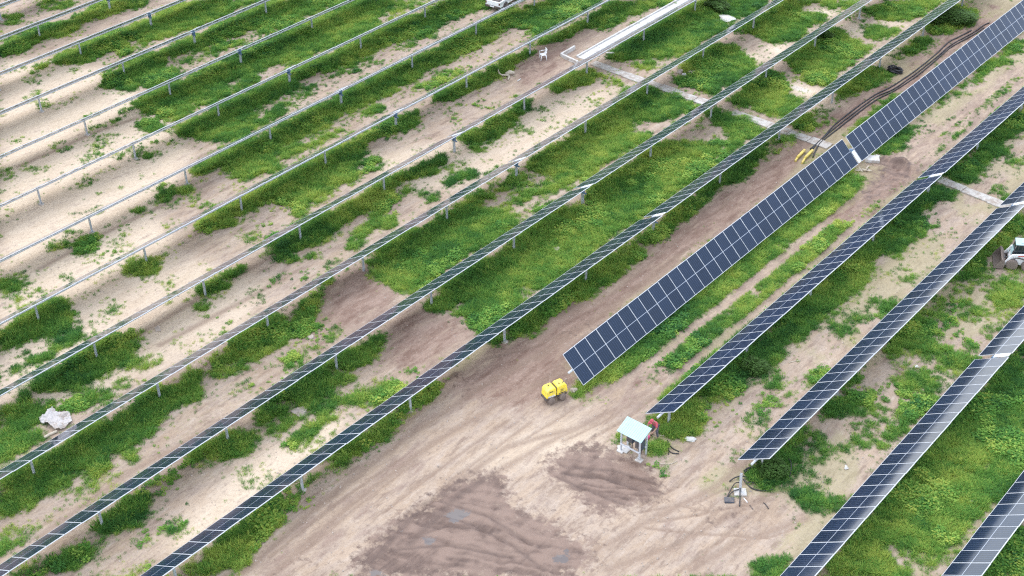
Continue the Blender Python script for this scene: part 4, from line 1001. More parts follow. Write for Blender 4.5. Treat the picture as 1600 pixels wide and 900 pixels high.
pipe_px('hose', z7((820, 745), (865, 785), (908, 850)), .03, 'curved dark hose piece right of the lone steel post', 'hose', 'black')
pipe_px('hose', [(1231, 723), (1234.5, 731), (1235, 742), (1233, 746)], .03, 'dark hose loop standing out at the right of the leafy shrub', 'hose', 'black', zs=[.3, .4, .3, 0])
def zp(*p): return [(950+x/9, 630+y/9) for x, y in p]
pipe_px('hose', zp((835, 525), (860, 590), (920, 650), (1000, 688)), .035, 'upper of the two black hoses on the dirt right of the shelter', 'hose', group='black hoses by the shelter')
pipe_px('hose', zp((845, 655), (870, 690), (920, 715), (995, 718)), .035, 'lower of the two black hoses on the dirt right of the shelter', 'hose', group='black hoses by the shelter')
pipe_px('hose', zp((858, 600), (850, 640), (855, 690), (850, 730)), .03, 'short dark hose end crossing the two black hoses', 'hose')
pipe_px('stick', zp((728, 464), (790, 462)), .04, 'short brown stick on the dirt by the person', 'stick', 'wood', sub=1)
pipe_px('stick', [(1030, 725), (1046, 726), (1058, 721)], .025, 'thin brown twig on the dirt in front of the shelter', 'stick', 'wood')
pipe_px('stick', [(1232, 567.5), (1242, 565), (1251, 564)], .03, 'pale stick on the grass strip beside a row', 'stick', 'wood', sub=2)
rock(1079, 687, (.55, .4, .25), 'small white lump on the dirt beside the lush grass', 'wconc', seed=5)
# trench cables
CAB = [(1277, 222), (1307, 197), (1340, 172), (1370, 152), (1395, 139), (1425, 120), (1450, 100), (1467, 87), (1482, 72), (1500, 62), (1520, 50), (1535, 40), (1545, 35)]
lab = ('leftmost of three long black cables in the brown trench', 'middle of three long black cables in the brown trench', 'rightmost of three long black cables in the brown trench')
for i, off in enumerate((-3.2, 1.0, 4.5)):
    rg = random.Random(i); P = [(x+off*.62+rg.gauss(0, .5), y+off*.8+rg.gauss(0, .5)) for x, y in CAB]
    if i == 0: P = P[1:-2]
    if i == 0: P = [(1266, 234), (1284, 218)]+P
    if i == 1: P = [(1262, 243)]+P
    if i == 2: P = [(1270, 247)]+P[:-1]
    pipe_px('cable', P, .058, lab[i], 'cable', 'black', group='black cables in the trench')
def ypipe(p, q, e, label):
    root = empty('yellow_pipe', gp(*p)); tag(root, label, 'pipe', 'yellow pipes by the trench'); o_ = gp(*p)
    b = MB(); b.tube([gp(*p, .14)-o_, gp(*q, .2)-o_], .12, 12); b.build('barrel', M['ypipe'], root)
    b = MB(); b.tube([gp(*p, .14)-o_, gp(*e, .06)-o_], .09, 10); b.build('elbow', M['ypipe'], root)
ypipe((1245.5, 248.5), (1256.5, 238.5), (1242.5, 253), 'brighter yellow pipe lying left at the near end of the trench')
ypipe((1257.5, 249.5), (1269, 238.5), (1253, 256), 'paler yellow pipe lying right at the near end of the trench')
# cable coil
cc = empty('cable_coil', gp(1398, 113)); tag(cc, 'coil of black cable dumped on the grass beside the trench', 'cable coil')
b = MB(); rg = random.Random(3); pts = []
for i in range(160):
    a_ = i*.42; r_ = .42+.14*math.sin(i*.9)+rg.uniform(-.06, .06); pts.append((r_*1.25*math.cos(a_), r_*math.sin(a_), .08+.30*i/160+rg.uniform(-.04, .05)))
b.tube(pts, .045, 6); b.build('windings', M['black'], cc)
# plank with stones beside the row post at the trench
pl = MB(); pl.box((0, 0, .1), (1.3, .55, .1)); o = pl.build('wooden_pallet', M['wood'], None, gp(1223, 219), bevel=.01); o.rotation_euler = (0, .05, R(75)); tag(o, 'pale plank lying in the grass under a row near the trench', 'plank')
# broken concrete by the tipped row
cs = MB(); rg = random.Random(9); cs.box((0, 0, .2), (1.15, .75, .30), 0, None, Euler((.12, .1, .3))); cs.box((.25, .62, .14), (.6, .4, .2), 0, None, Euler((-.1, .2, 1)))
o = cs.build('concrete_block', M['wconc'], None, gp(1362, 252), bevel=.05); tag(o, 'broken white concrete slab lying under the row gap beside the brown berm', 'concrete slab'); o.rotation_euler = (0, 0, R(20))
wr = MB()
for i in range(9):
    a_ = rg.uniform(0, 6.28); l_ = rg.uniform(.2, .5); q = Vector((rg.gauss(0, .3), rg.gauss(0, .25), .06+rg.random()*.12)); dv = Vector((math.cos(a_)*l_, math.sin(a_)*l_, rg.uniform(-.05, .12)))
    wr.box(q, (l_*1.6, .09, .03), 0, None, Euler((rg.gauss(0, .3), rg.gauss(0, .2), a_)))
o = wr.build('wood_scraps', M['wood'], None, gp(1347, 267)); tag(o, 'heap of pale wood scraps next to the broken concrete slab', 'scrap wood')
for i, (px, py, sz, lb) in enumerate(((897, 612, (.5, .42, .4), 'pinkish rock beside the yellow roller'), (470, 643, (1.0, .85, .16), 'low sandy soil bump in the sparse grass between two rows'),  # the low sandy one is a soil bump, shaped from a flattened rock
     (1062, 114, (.55, .5, .5), 'grey rock at the top of the rubble by the concrete strip'), (1069, 118, (.35, .3, .3), 'small white rock in the rubble by the concrete strip'),
     (1081, 115, (.7, .55, .4), 'pale blocky rock at the grass edge behind the rubble'), (1048, 123, (.35, .3, .22), 'lowest small rock of the rubble by the concrete strip'),
     (1072, 125, (.3, .3, .2), 'small pale rock in the grass below the rubble'), (1134, 29, (1.9, 1.2, .3), 'flat white rock slab in the grass near the top edge'),
     (955, 85, (.75, .5, .35), 'white boulder between the channel and the tracker row'), (247, 515, (.5, .4, .2), 'small pale rock alone on bare sand at left'),
     (870, 391, (.5, .5, .3), 'pale rock in the green strip between two rows'), (1432, 574, (.3, .3, .18), 'tiny white rock on sparse grass right of a row'),
     (1518, 785, (.45, .35, .2), 'pale stone in the wide green strip at bottom right'), (486, 528, (.5, .35, .2), 'pale stone in sparse grass near the brown heap'),
     (1322, 731, (.3, .25, .2), 'tiny white stone on bare soil left of the shiny row'), (404, 118, (.7, .4, .15), 'whitish stone in the grass strip at top left'))):
    rock(px, py, sz, lb, 'wconc' if 'white' in lb else 'rock', seed=i+2)
# scattered pebbles
pb = MB(); rg = random.Random(21)
ico = [(0, 0, 1), (.9, 0, .2), (.3, .85, .1), (-.7, .5, .15), (-.7, -.5, .2), (.3, -.85, .1), (0, 0, -.6)]
icf = [(0, 1, 2), (0, 2, 3), (0, 3, 4), (0, 4, 5), (0, 5, 1), (6, 2, 1), (6, 3, 2), (6, 4, 3), (6, 5, 4), (6, 1, 5)]
for i in range(7000):
    px, py = rg.uniform(0, 1600), rg.uniform(0, 900); q = gp(px, py)
    if wet[int((q.x-xs[0])/STEP), int((q.y-ys[0])/STEP)] > .2: continue
    s = .018+.075*rg.random()**4; e = Euler((rg.random()*6, rg.random()*6, rg.random()*6))
    pb.add([q+e.to_matrix()@Vector(v)*s for v in ico], icf)
tag(pb.build('pebbles', M['rock'], None, recalc=False), 'small stones strewn over the bare soil', 'pebbles', kind='stuff')
# branch and stump
br = empty('dead_branch', gp(796, 121)); tag(br, 'pale dead branch with a curved end lying on brown earth by a row', 'branch'); o_ = gp(796, 121)
b = MB(); b.tube([gp(778.5, 117, .5)-o_, gp(780, 120, .35)-o_, gp(784, 121.5, .25)-o_, gp(790, 121, .2)-o_, gp(796, 121, .15)-o_], [.05, .06, .07, .08, .09], 7); b.build('limb', M['wood'], br)
b = MB(); b.tube([gp(790, 119, .15)-o_, gp(797, 117.5, .25)-o_, gp(804, 118, .2)-o_], [.16, .24, .12], 8); b.tube([gp(796, 121, .1)-o_, gp(794, 127, .1)-o_], [.1, .06], 7); b.build('stump', M['wood'], br)
pipe_px('stick', [(808.5, 128), (813.5, 124.5)], .05, 'white stick on brown earth right of the dead branch', 'stick', 'wconc', sub=1)
pipe_px('plank', [(70, 686), (78, 681), (90, 676)], .09, 'pale timber lying beside the crumpled white sheet', 'plank', 'wood', sub=2)

# crumpled white sheet
outl = [(61, 655), (72, 651), (83, 639), (91, 648), (110, 647), (114, 660), (101, 673), (86, 675), (76, 668), (64, 663)]
ctr = at(88, 660); G_ = 46; v = []; f = []; keep = {}
Pw = [at(*q) for q in outl]; poly = [(q.x, q.y) for q in Pw]
x0, x1 = min(p[0] for p in poly), max(p[0] for p in poly); y0, y1 = min(p[1] for p in poly), max(p[1] for p in poly)
gxs, gys = np.meshgrid(np.linspace(x0, x1, G_), np.linspace(y0, y1, G_), indexing='ij'); ins = inside(gxs, gys, poly)
rnd = np.abs(fbm(gxs, gys, .7, 301, 4)-.5)*.9+.08*fbm(gxs, gys, .22, 311, 2)
for i in range(G_):
    for j in range(G_):
        if ins[i, j]: keep[i, j] = len(v); v.append((gxs[i, j]-ctr.x, gys[i, j]-ctr.y, .06+float(rnd[i, j])+ground_z(gxs[i, j], gys[i, j])))
for i in range(G_-1):
    for j in range(G_-1):
        q = [(i, j), (i+1, j), (i+1, j+1), (i, j+1)]
        if all(k in keep for k in q): f.append([keep[k] for k in q])
b = MB(); b.add(v, f); o = b.build('plastic_sheet', M['tarp'], None, (ctr.x, ctr.y, 0)); sm = o.modifiers.new('thick', 'SOLIDIFY'); sm.thickness = .03; tag(o, 'crumpled white plastic sheet lying in the grass at the left edge of the photo', 'plastic sheet')

# ------------------------------------------------------------------ shelter
z1, z2 = 2.05, 1.62      # back and front edge of the sloping roof
A_, B_, C_, D_ = at(962.5, 672.5, z2), at(981.5, 651, z1), at(1020, 670.5, z1), at(1000, 692, z2)
orig = (A_+B_+C_+D_)/4; orig.z = 0; ux = (C_-B_).normalized(); ang = math.atan2(ux.y, ux.x); Wd = ((C_-B_).length+(D_-A_).length)/2
uy = Vector((-ux.y, ux.x, 0)); Dp = ((B_-A_).dot(uy)+(C_-D_).dot(uy))/2
print('shelter', orig, Wd, Dp)
sh = empty('shelter', orig, ang); tag(sh, 'small equipment shelter with a white sloping sheet roof on steel legs', 'shelter')
sl_ = math.atan2(z1-z2, Dp); zm = (z1+z2)/2
b = MB(); b.box((0, 0, zm), (Wd, Dp/math.cos(sl_), .035), 0, None, Euler((sl_, 0, 0))); nv = 12
for i in range(nv): b.box((-Wd/2+Wd*(i+.5)/nv, 0, zm+.024), (.035, Dp/math.cos(sl_)-.02, .016), 0, None, Euler((sl_, 0, 0)))
b.build('roof', M['sheetroof'], sh)
for sx_ in (-1, 1):
    for y_, zt in ((-Dp*.30, zm-.3*(z1-z2)), (Dp*.34, zm+.34*(z1-z2))):
        b = MB(); b.box((sx_*Wd*.38, y_, zt/2-.1), (.09, .09, zt+.12)); b.build('leg', M['galv'], sh)
for y_, z_ in ((-Dp*.30, .62), (Dp*.34, .62), (Dp*.34, 1.35)):
    b = MB(); b.box((0, y_-.06, z_), (Wd*.78, .06, .08)); b.build('crossbar', M['alu'], sh)
for sx_ in (-1, 1):
    b = MB(); b.box((sx_*Wd*.38, -Dp*.30, .02), (.42, .36, .14)); b.build('footing', M['wconc'], sh, bevel=.02)
for i, (x_, w_, h_, z_) in enumerate(((.42, .5, .85, 1.0), (-.25, .45, .6, 1.05))):
    cb = empty('electrical_cabinet', sh.matrix_basis @ Vector((x_, Dp*.34-.27, z_)) if False else (Matrix.Translation(orig) @ Matrix.Rotation(ang, 4, 'Z')) @ Vector((x_, Dp*.34-.29, z_)), ang)
    tag(cb, ('larger dark cabinet hung at the right under the white shelter roof', 'smaller dark cabinet hung at the left under the white shelter roof')[i], 'cabinet')
    b = MB(); b.box((0, 0, 0), (w_, .32, h_)); b.build('case', M['cab'], cb, bevel=.015)
    b = MB(); b.box((0, -.172, 0), (w_-.06, .015, h_-.06)); b.build('door', M['steel'], cb, bevel=.004)
    b = MB()
    for t_ in (-.12, 0, .12): b.tube([(t_, 0, -h_/2), (t_, .02, -h_/2-.25), (t_*.5, .05, -z_+.1)], .025, 6)
    b.build('cable_tail', M['black'], cb)
pk = rock(1010.5, 686.5, (.42, .32, .30), 'pink cloth bundle on the ground beside the shelter leg', 'pink', seed=4); pk.name = 'cloth_bundle'; pk['category'] = 'cloth bundle'
for i, (px, py, l_) in enumerate(((975, 700, .8), (980, 704, .6))):
    b = MB(); b.box((0, 0, .05), (l_, .3, .06)); o = b.build('board', M['wconc'], None, gp(px, py), bevel=.01); o.rotation_euler = (.04, .06, R(40+50*i)); tag(o, ('longer white board on the mud under the shelter', 'shorter white board on the mud in front of the shelter')[i], 'board', 'white boards under the shelter')

# ------------------------------------------------------------------ person
def skin_mesh(name, J, edges, m, parent, root, sub=2):
    names = list(J); me_ = bpy.data.meshes.new(name); me_.from_pydata([J[k][0] for k in names], [(names.index(a), names.index(b)) for a, b in edges], [])
    o = bpy.data.objects.new(name, me_); COL.objects.link(o)
    sk = o.modifiers.new('skin', 'SKIN'); sk.use_smooth_shade = True; lay = me_.skin_vertices[0].data if me_.skin_vertices else None
    if lay is None:
        import bmesh
        bm = bmesh.new(); bm.from_mesh(me_); bm.verts.layers.skin.verify(); bm.to_mesh(me_); bm.free(); lay = me_.skin_vertices[0].data
    for i, k in enumerate(names):
        r = J[k][1]; lay[i].radius = r if isinstance(r, tuple) else (r, r); lay[i].use_root = (k == root)
    ss = o.modifiers.new('sub', 'SUBSURF'); ss.levels = sub; ss.render_levels = sub
    bpy.context.view_layer.update(); dg = bpy.context.evaluated_depsgraph_get()
    nm = bpy.data.meshes.new_from_object(o.evaluated_get(dg)); bpy.data.objects.remove(o); nm.name = name
    nm.materials.clear(); nm.materials.append(m)
    for p in nm.polygons: p.use_smooth = True
    q = bpy.data.objects.new(name, nm); COL.objects.link(q)
    if parent: q.parent = parent
    return q
# standing, bent forward towards the viewer (local -Y is where the person faces)
JP = dict(pel=((0, .05, .90), (.13, .11)), sp=((0, -.02, 1.06), (.13, .10)), ch=((0, -.15, 1.24), (.16, .11)), nk=((0, -.27, 1.37), .055), hd=((0, -.35, 1.43), (.085, .10)), tp=((0, -.41, 1.52), (.075, .085)),
 ls=((.19, -.20, 1.28), .062), le=((.27, -.32, 1.04), .047), lw=((.20, -.52, .90), .036), lh=((.17, -.60, .87), (.042, .022)),
 rs=((-.19, -.20, 1.28), .062), re=((-.29, -.30, 1.04), .047), rw=((-.22, -.50, .92), .036), rh=((-.18, -.58, .89), (.042, .022)),
 lp=((.10, .05, .85), .09), lk=((.14, -.03, .47), .062), la=((.16, .06, .09), .045), lf=((.17, -.10, .045), (.045, .035)),
 rp=((-.10, .05, .85), .09), rk=((-.20, .06, .48), .062), ra=((-.26, .20, .09), .045), rf=((-.28, .05, .045), (.045, .035)))
EP = [('pel', 'sp'), ('sp', 'ch'), ('ch', 'nk'), ('nk', 'hd'), ('hd', 'tp'), ('ch', 'ls'), ('ls', 'le'), ('le', 'lw'), ('lw', 'lh'), ('ch', 'rs'), ('rs', 're'), ('re', 'rw'), ('rw', 'rh'), ('pel', 'lp'), ('lp', 'lk'), ('lk', 'la'), ('la', 'lf'), ('pel', 'rp'), ('rp', 'rk'), ('rk', 'ra'), ('ra', 'rf')]
for sd_, h_, w_ in ((1, 'lh', 'lw'), (-1, 'rh', 'rw')):
    base_ = Vector(JP[h_][0])
    for i, (dx, l_) in enumerate(((-.03, .075), (-.01, .088), (.01, .082), (.03, .065))):
        a1 = base_+Vector((dx, -.03, -.01)); a2 = a1+Vector((dx*.3, -l_*.55, -l_*.25)); a3 = a2+Vector((0, -l_*.25, -l_*.5))
        for n_, p_, r_ in ((f'{h_}f{i}a', a1, .010), (f'{h_}f{i}b', a2, .009), (f'{h_}f{i}c', a3, .008)): JP[n_] = (tuple(p_), r_)
        EP += [(h_, f'{h_}f{i}a'), (f'{h_}f{i}a', f'{h_}f{i}b'), (f'{h_}f{i}b', f'{h_}f{i}c')]
    t1 = base_+Vector((-sd_*.045, .0, -.02)); t2 = t1+Vector((-sd_*.012, -.04, -.03)); JP[h_+'t1'] = (tuple(t1), .012); JP[h_+'t2'] = (tuple(t2), .010); EP += [(w_, h_+'t1'), (h_+'t1', h_+'t2')]
foot = gp(1023, 684); body = skin_mesh('person', JP, EP, M['skin'], None, 'pel'); body.location = foot; face = Vector((0, 0, 0))-foot; body.rotation_euler = (0, 0, math.atan2(at(1015, 692).y-foot.y, at(1015, 692).x-foot.x)+math.pi/2)
body.scale = (1.08,)*3; tag(body, 'person in a faded red shirt and grey trousers bending over beside the white-roofed shelter', 'person')
def grow(k, e): r = JP[k][1]; return (JP[k][0], tuple(x+e for x in r) if isinstance(r, tuple) else r+e)
JS = {k: grow(k, .022) for k in ('pel', 'sp', 'ch', 'ls', 'le', 'rs', 're')}; JS['le'] = (tuple(Vector(JP['ls'][0]).lerp(Vector(JP['le'][0]), .95)), .066); JS['re'] = (tuple(Vector(JP['rs'][0]).lerp(Vector(JP['re'][0]), .95)), .066); JS['nk'] = (tuple(Vector(JP['ch'][0]).lerp(Vector(JP['nk'][0]), .75)), .075)
skin_mesh('shirt', JS, [('pel', 'sp'), ('sp', 'ch'), ('ch', 'nk'), ('ch', 'ls'), ('ls', 'le'), ('ch', 'rs'), ('rs', 're')], M['red'], body, 'sp')
JT = {k: grow(k, .018) for k in ('pel', 'lp', 'lk', 'la', 'rp', 'rk', 'ra')}
skin_mesh('trousers', JT, [('pel', 'lp'), ('lp', 'lk'), ('lk', 'la'), ('pel', 'rp'), ('rp', 'rk'), ('rk', 'ra')], M['trousers'], body, 'pel')
for k in ('l', 'r'):
    q = Vector(JP[k+'f'][0]); b = MB(); b.box((q.x, q.y+.05, .05), (.10, .27, .10), 0, None, None, .8); b.build('shoe', M['dark'], body, bevel=.025)
hp = Vector(JP['tp'][0]); b = MB(); b.lathe([(.02, .075), (.07, .06), (.10, .02), (.105, -.03)], (0, 0, 0), 'Z', 16); b.box((0, -.13, -.02), (.15, .12, .015)); o = b.build('cap', M['red'], body); o.location = hp+Vector((0, .0, .03)); o.rotation_euler = (R(35), 0, 0)
b = MB(); b.box((hp.x-.035, hp.y-.075, hp.z-.045), (.022, .012, .012)); b.box((hp.x+.035, hp.y-.075, hp.z-.045), (.022, .012, .012)); b.build('eyes', M['hair'], body)
b = MB(); b.box((hp.x, hp.y-.09, hp.z-.075), (.024, .035, .035), 0, None, Euler((.4, 0, 0)), .6); b.build('nose', M['skin'], body, bevel=.006)

# ------------------------------------------------------------------ trench roller
p0, p1 = gp(845, 630), gp(886, 614.5); c0 = (gp(849.5, 632)+gp(885.5, 617))/2; ang = math.atan2(p1.y-p0.y, p1.x-p0.x)
c0 = gp(866, 624)
rl = empty('trench_roller', c0, ang); rl.scale = (.82, .95, 1.08); tag(rl, 'yellow articulated trench roller with muddy drums parked by the tipped row end', 'roller')
def hood(x0, x1, front):
    prof = [(x0+.02, .50), (x0, .62), (x0+.06, .98), (x0+.22, 1.10), (x1-.12, 1.12), (x1-.02, 1.04), (x1, .50)] if front else [(x0, .50), (x0+.02, 1.06), (x0+.12, 1.14), (x1-.26, 1.16), (x1-.08, 1.04), (x1, .66), (x1-.02, .50)]
    b = MB(); b.prism(prof, -.36, .36); return b
hood(-.93, -.03, True).build('front_hood', M['yellow'], rl, bevel=.11, seg=4)
hood(.03, .97, False).build('rear_hood', M['yellow'], rl, bevel=.11, seg=4)
for x_ in (-.5, .5):
    b = MB(); b.box((x_, 0, .42), (.86, .62, .18)); b.build('chassis', M['steel'], rl, bevel=.02)
b = MB(); b.tube([(-.01, 0, .3), (-.01, 0, .7)], .1, 12); b.box((-.01, 0, .42), (.24, .2, .08)); b.build('articulation_joint', M['steel'], rl)
for x_ in (-.5, .5):
    for s in (-1, 1):
        b = MB(); b.lathe([(.02, -.19), (.25, -.19), (.265, -.17), (.265, .17), (.25, .19), (.02, .19)], (x_, s*.26, .27), 'Y', 22)
        for k in range(11):
            for r_ in (-.11, .0, .11):
                a_ = 2*math.pi*(k+.5*(r_ == 0))/11; b.box((x_+.275*math.cos(a_), s*.26+r_, .27+.275*math.sin(a_)), (.045, .07, .075), 0, None, Euler((0, -a_, 0)), .8)
        b.build('drum', M['drum'], rl)
b = MB(); b.box((.955, 0, .86), (.02, .42, .24), 0, None, Euler((0, -.2, 0)))
for i in range(5): b.box((.975, 0, .77+.045*i), (.015, .4, .018))
b.build('engine_grille', M['steel'], rl)
b = MB(); b.tube([(.62, -.2, 1.12), (.62, -.2, 1.24), (.68, -.2, 1.27)], .03, 8); b.build('exhaust', M['steel'], rl)
for s in (-1, 1):
    b = MB()
    for i in range(4): b.box((.34+.07*i, s*.364, .78), (.03, .012, .22))
    b.box((-.5, s*.364, .92), (.34, .010, .07)); b.build('side_vent', M['steel'], rl)
    b = MB(); b.box((.5, s*.362, .60), (.7, .012, .06)); b.build('warning_stripe', M['dark'], rl)
b = MB(); b.box((0, 0, .82), (.05, .58, .5)); b.build('hood_gap_shade', M['dark'], rl)  # dark slab between the hoods stands in for the shade of the gap
b = MB(); b.tube([(-.45, .12, 1.10), (-.45, .12, 1.15)], .06, 10); b.tube([(.35, -.1, 1.15), (.35, -.1, 1.19)], .05, 10); b.build('filler_cap', M['dark'], rl)
for s in (-1, 1):
    b = MB(); b.box((-.48, s*.372, .60), (.62, .02, .10)); b.build('side_step', M['wconc'] if s < 0 else M['steel'], rl)
b = MB(); b.box((-.95, 0, .44), (.05, .70, .14)); b.build('bumper', M['steel'], rl, bevel=.01)

# ------------------------------------------------------------------ skid steer loader
f0, r0 = gp(1579, 421), gp(1601.5, 423.5); d_ = (f0-r0); ang = math.atan2(d_.y, d_.x)
fwd = Vector((math.cos(ang), math.sin(ang), 0)); lft = Vector((-fwd.y, fwd.x, 0)); cen = f0-fwd*.53-lft*.72
sk = empty('skid_steer_loader', cen, ang); tag(sk, 'white skid steer loader with an earth-coloured bucket at the right edge of the photo', 'skid steer')
for x_ in (-.53, .53):
    for s in (-1, 1):
        w = MB(); w.lathe([(.2, -.14), (.34, -.145), (.395, -.11), (.405, 0), (.395, .11), (.34, .145), (.2, .14)], (0, 0, 0), 'Y', 26)
        for k in range(18):
            for t_ in (-1, 1):
                a_ = 2*math.pi*(k+.25*t_)/18; w.box((.40*math.cos(a_), t_*.07, .40*math.sin(a_)), (.035, .12, .05), 0, None, Euler((0, -a_, 0)))
        wo = w.build('wheel', M['drum'], sk); wo.location = (x_, s*.72, .40)
        b = MB(); b.lathe([(.02, -.08), (.2, -.10), (.21, .10), (.02, .08)], (0, 0, 0), 'Y', 20)
        b.lathe([(.02, s*.10-.02), (.09, s*.10-.02), (.09, s*.10+.02), (.02, s*.10+.02)], (0, 0, 0), 'Y', 12); b.build('rim', M['rock'], wo)
b = MB(); b.prism([(-1.25, .32), (-1.3, .55), (-1.28, 1.0), (-1.0, 1.12), (.55, .92), (.78, .62), (.78, .30)], -.56, .56); b.build('body', M['white'], sk, bevel=.03)
b = MB(); b.prism([(-1.42, .35), (-1.42, 1.28), (-1.1, 1.38), (-.85, 1.1), (-.9, .35)], -.52, .52); b.build('engine_cover', M['white'], sk, bevel=.05)
cp = [(.62, .95), (.42, 1.85), (-.62, 1.92), (-.72, 1.05)]
b = MB(); b.prism([(x, z) for x, z in cp], -.40, .40); b.build('cab_window', M['glass'], sk, bevel=.01)
b = MB()
for s in (-1, 1):
    for (xa, za), (xb, zb) in zip(cp, cp[1:]+cp[:1]): b.tube([(xa, s*.415, za), (xb, s*.415, zb)], .035, 8)
    for i in range(4): b.tube([(.32-.27*i, s*.425, 1.0), (.26-.27*i, s*.425, 1.86)], .012, 5)
b.build('cab_frame', M['steel'], sk)
b = MB(); b.box((-.12, 0, 1.935), (1.22, .92, .07), 0, None, Euler((0, .04, 0))); b.box((-.12, 0, 1.99), (.5, .6, .04)); b.build('cab_roof', M['sheetroof'], sk, bevel=.02)
b = MB(); b.box((.62, 0, 1.22), (.03, .74, .42), 0, None, Euler((0, -.25, 0))); b.build('front_glass', M['sheetroof'], sk)
for s in (-1, 1):
    b = MB(); b.prism([(-1.30, 1.18), (-1.12, 1.42), (.62, 1.18), (.98, .62), (1.10, .30), (.95, .26), (.80, .62), (.55, .98), (-1.08, 1.20)], s*.62-.07, s*.62+.07); ar = b.build('lift_arm', M['white'], sk, bevel=.015)
    b = MB(); b.box((-.15, s*.694, 1.165), (.75, .006, .07), 0, None, Euler((0, .13, 0))); b.build('side_marking', M['redmark'], ar)
    b = MB(); b.tube([(-.7, s*.62, .75), (.25, s*.62, .95)], .045, 10); b.tube([(.2, s*.62, .94), (.75, s*.62, .7)], .025, 8); b.build('hydraulic_cylinder', M['steel'], sk)
    b = MB(); b.box((.78, s*.42, .80), (.06, .16, .12)); b.build('headlight', M['sheetroof'], sk, bevel=.02)
bk = MB(); prof = [(1.12, .10), (1.02, .30), (1.04, .62), (1.22, .86), (1.30, .84), (1.10, .60), (1.09, .34), (1.17, .16), (1.72, .12), (1.74, .06)]
bk.prism(prof, -.92, .92)
for s in (-1, 1): bk.prism([(1.10, .12), (1.05, .30), (1.07, .62), (1.25, .85), (1.62, .32), (1.72, .10)], s*.92-.02, s*.92+.02)
bk.build('bucket', M['drum'], sk)
b = MB(); b.box((1.0, 0, .42), (.08, .9, .4)); b.tube([(.8, .25, .8), (1.02, .25, .6)], .04, 8); b.tube([(.8, -.25, .8), (1.02, -.25, .6)], .04, 8); b.build('quick_coupler', M['steel'], sk)

# ------------------------------------------------------------------ white pickup at the top edge
rr = gp(781, 20); ang = math.radians(97)
fw2 = Vector((math.cos(ang), math.sin(ang), 0)); l2 = Vector((-fw2.y, fw2.x, 0))
pk = empty('pickup', rr+fw2*2.55+l2*.84, ang); tag(pk, 'white pickup with a black rear bumper cut off by the top edge of the photo', 'pickup')
b = MB(); b.prism([(-2.5, .42), (-2.55, .60), (-2.52, 1.02), (-.95, 1.04), (1.1, 1.06), (2.3, .94), (2.52, .70), (2.5, .40)], -.86, .86); b.build('body', M['white'], pk, bevel=.06, seg=3)
b = MB(); b.prism([(-.95, 1.03), (-.72, 1.62), (-.5, 1.70), (.55, 1.68), (1.28, 1.05)], -.74, .74); b.build('cabin', M['white'], pk, bevel=.07, seg=3)
for s in (-1, 1):
    for xa, xb in ((-.66, -.02), (.06, .95)):
        b = MB(); b.prism([(xa, 1.12), (xa+.06, 1.56), (min(xb, .55), 1.56), (xb, 1.12)], s*.735-.012, s*.735+.016); b.build('side_window', M['glass'], pk)
b = MB(); b.box((-.865, 0, 1.36), (.02, 1.2, .40), 0, None, Euler((0, .36, 0))); b.build('rear_window', M['glass'], pk)
b = MB(); b.box((.985, 0, 1.36), (.02, 1.3, .70), 0, None, Euler((0, -.86, 0))); b.build('windscreen', M['glass'], pk)
b = MB(); b.box((-1.72, 0, 1.052), (1.42, 1.46, .02)); b.build('bed_cover', M['dark'], pk)
b = MB(); b.box((-2.57, 0, .48), (.16, 1.70, .20)); b.build('rear_bumper', M['dark'], pk, bevel=.03)
b = MB(); b.box((-2.657, 0, .52), (.012, .50, .13)); b.build('licence_plate', M['ctrl'], pk)
for s in (-1, 1):
    b = MB(); b.box((-2.51, s*.77, .82), (.08, .13, .26)); b.build('tail_light', M['lamp'], pk, bevel=.02)
    b = MB(); b.box((2.42, s*.66, .76), (.14, .30, .16)); b.build('headlight', M['glass'], pk, bevel=.03)
    for x_ in (-1.55, 1.55):
        b = MB(); b.lathe([(.18, -.11), (.31, -.12), (.345, -.08), (.345, .08), (.31, .12), (.18, .11)], (0, 0, 0), 'Y', 24); w = b.build('wheel', M['dark'], pk); w.location = (x_, s*.79, .345)
        b = MB(); b.lathe([(.02, -.05), (.19, -.09), (.19, .09), (.02, .05)], (0, 0, 0), 'Y', 18); b.build('rim', M['galv'], w)
        b = MB(); b.lathe([(.36, s*.855-.02), (.43, s*.855-.02), (.43, s*.855+.022), (.36, s*.855+.022)], (x_, 0, .36), 'Y', 24); b.build('wheel_arch', M['dark'], pk)

# ------------------------------------------------------------------ plastic chair
chp = gp(848.5, 94.5); cr = empty('plastic_chair', chp, R(-35)); cr.scale = (1.15,)*3; tag(cr, 'white plastic garden chair standing on brown earth near the channel', 'chair')
b = MB(); b.box((0, 0, .43), (.46, .44, .04)); b.build('seat', M['plastic'], cr, bevel=.015)
b = MB()
for i in range(5): b.box((-.18+.09*i, .24, .66), (.055, .03, .42), 0, None, Euler((-.2, 0, 0)))
b.box((0, .285, .87), (.46, .035, .09), 0, None, Euler((-.2, 0, 0))); b.box((0, .20, .47), (.46, .035, .06)); b.build('backrest', M['plastic'], cr, bevel=.008)
for sx_ in (-1, 1):
    for sy_ in (-1, 1):
        b = MB(); b.tube([(sx_*.21, sy_*.19, .42), (sx_*.26, sy_*.25, -.02)], [.035, .028], 8); b.build('leg', M['plastic'], cr)
    b = MB(); b.tube([(sx_*.24, -.2, .42), (sx_*.26, -.2, .64), (sx_*.26, .0, .66), (sx_*.24, .26, .68)], .025, 8); b.build('armrest', M['plastic'], cr)

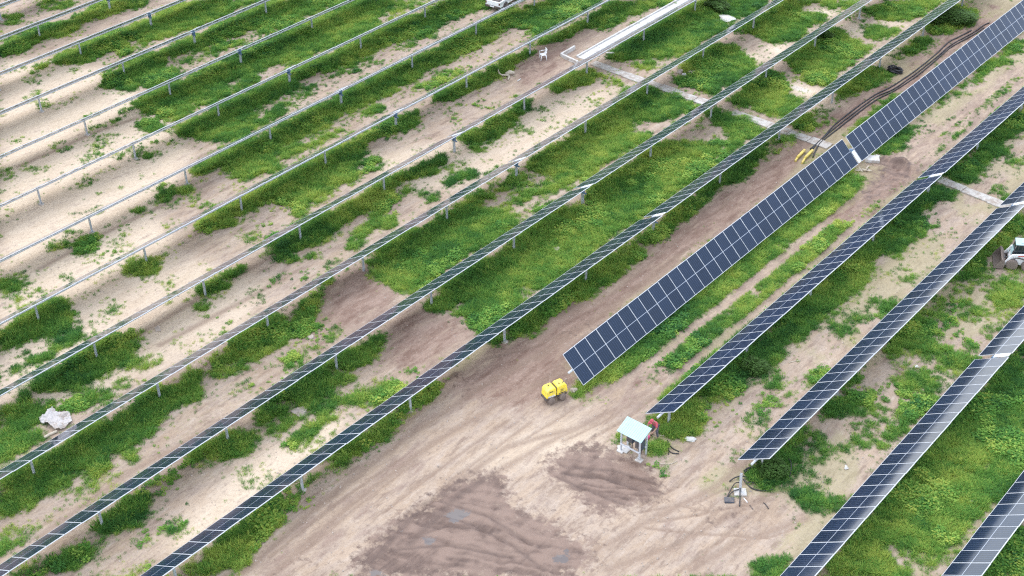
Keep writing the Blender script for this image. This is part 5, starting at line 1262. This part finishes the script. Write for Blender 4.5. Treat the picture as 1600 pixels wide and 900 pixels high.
# ------------------------------------------------------------------ shrubs
SM = mat('shrub_leaves', (.06, .125, .024), .6, 0, .55, 3.0, 0, .25)
def shrub(px, py, rx, ry, rz, n, leaf, label, seed):
    rg = np.random.default_rng(seed); o_ = gp(px, py); root = empty('shrub', o_); tag(root, label, 'shrub')
    lumps = [(rg.uniform(-.75, .75)*rx, rg.uniform(-.75, .75)*ry, rg.uniform(.25, .8)*rz, rg.uniform(.35, .6)) for _ in range(14)]
    v = []; f = []
    for i in range(n):
        L_ = lumps[rg.integers(0, 14)]; d_ = rg.normal(0, 1, 3); d_ /= np.linalg.norm(d_)+1e-6; q = np.array(L_[:3])+d_*np.array([rx, ry, rz])*L_[3]*rg.uniform(.5, 1)**.5
        if q[2] < .02: q[2] = abs(q[2])*.5+.02
        a = rg.uniform(0, 6.28); up_ = rg.uniform(-.3, .8); l = leaf*rg.uniform(.6, 1.4); dx, dy = math.cos(a), math.sin(a); w = l*.38; k = len(v)
        v += [(q[0], q[1], q[2]), (q[0]+dx*l*.5-dy*w, q[1]+dy*l*.5+dx*w, q[2]+l*.5*up_), (q[0]+dx*l, q[1]+dy*l, q[2]+l*up_*.6), (q[0]+dx*l*.5+dy*w, q[1]+dy*l*.5-dx*w, q[2]+l*.5*up_)]
        f.append((k, k+1, k+2, k+3))
    b = MB(); b.add(v, f); b.build('foliage', SM, root, recalc=False)
    b = MB()
    for L_ in lumps[:8]: b.tube([(L_[0]*.2, L_[1]*.2, -.05), (L_[0]*.7, L_[1]*.7, L_[2]*.6), (L_[0], L_[1], L_[2])], [.03, .022, .01], 6)
    b.build('stems', M['wood'], root)
shrub(1204, 738, .95, .85, .75, 5200, .11, 'leafy green shrub under the row end right of the lone steel post', 1)
shrub(1488, 36, 1.7, 1.9, 1.0, 9000, .14, 'large dark green shrub beside the far end of the cable trench', 2)
shrub(1180, 578, .8, .8, .6, 3000, .13, 'pale green leafy bush in the strip right of the row by the person', 3)
shrub(1283, 60, .9, .9, .6, 3200, .13, 'rounded dark bush under the row near the white soil patches', 4)
shrub(1120, 15, 1.3, 1.0, .8, 4200, .14, 'grey-green leafy bush near the flat white rock slab at the top edge', 5)
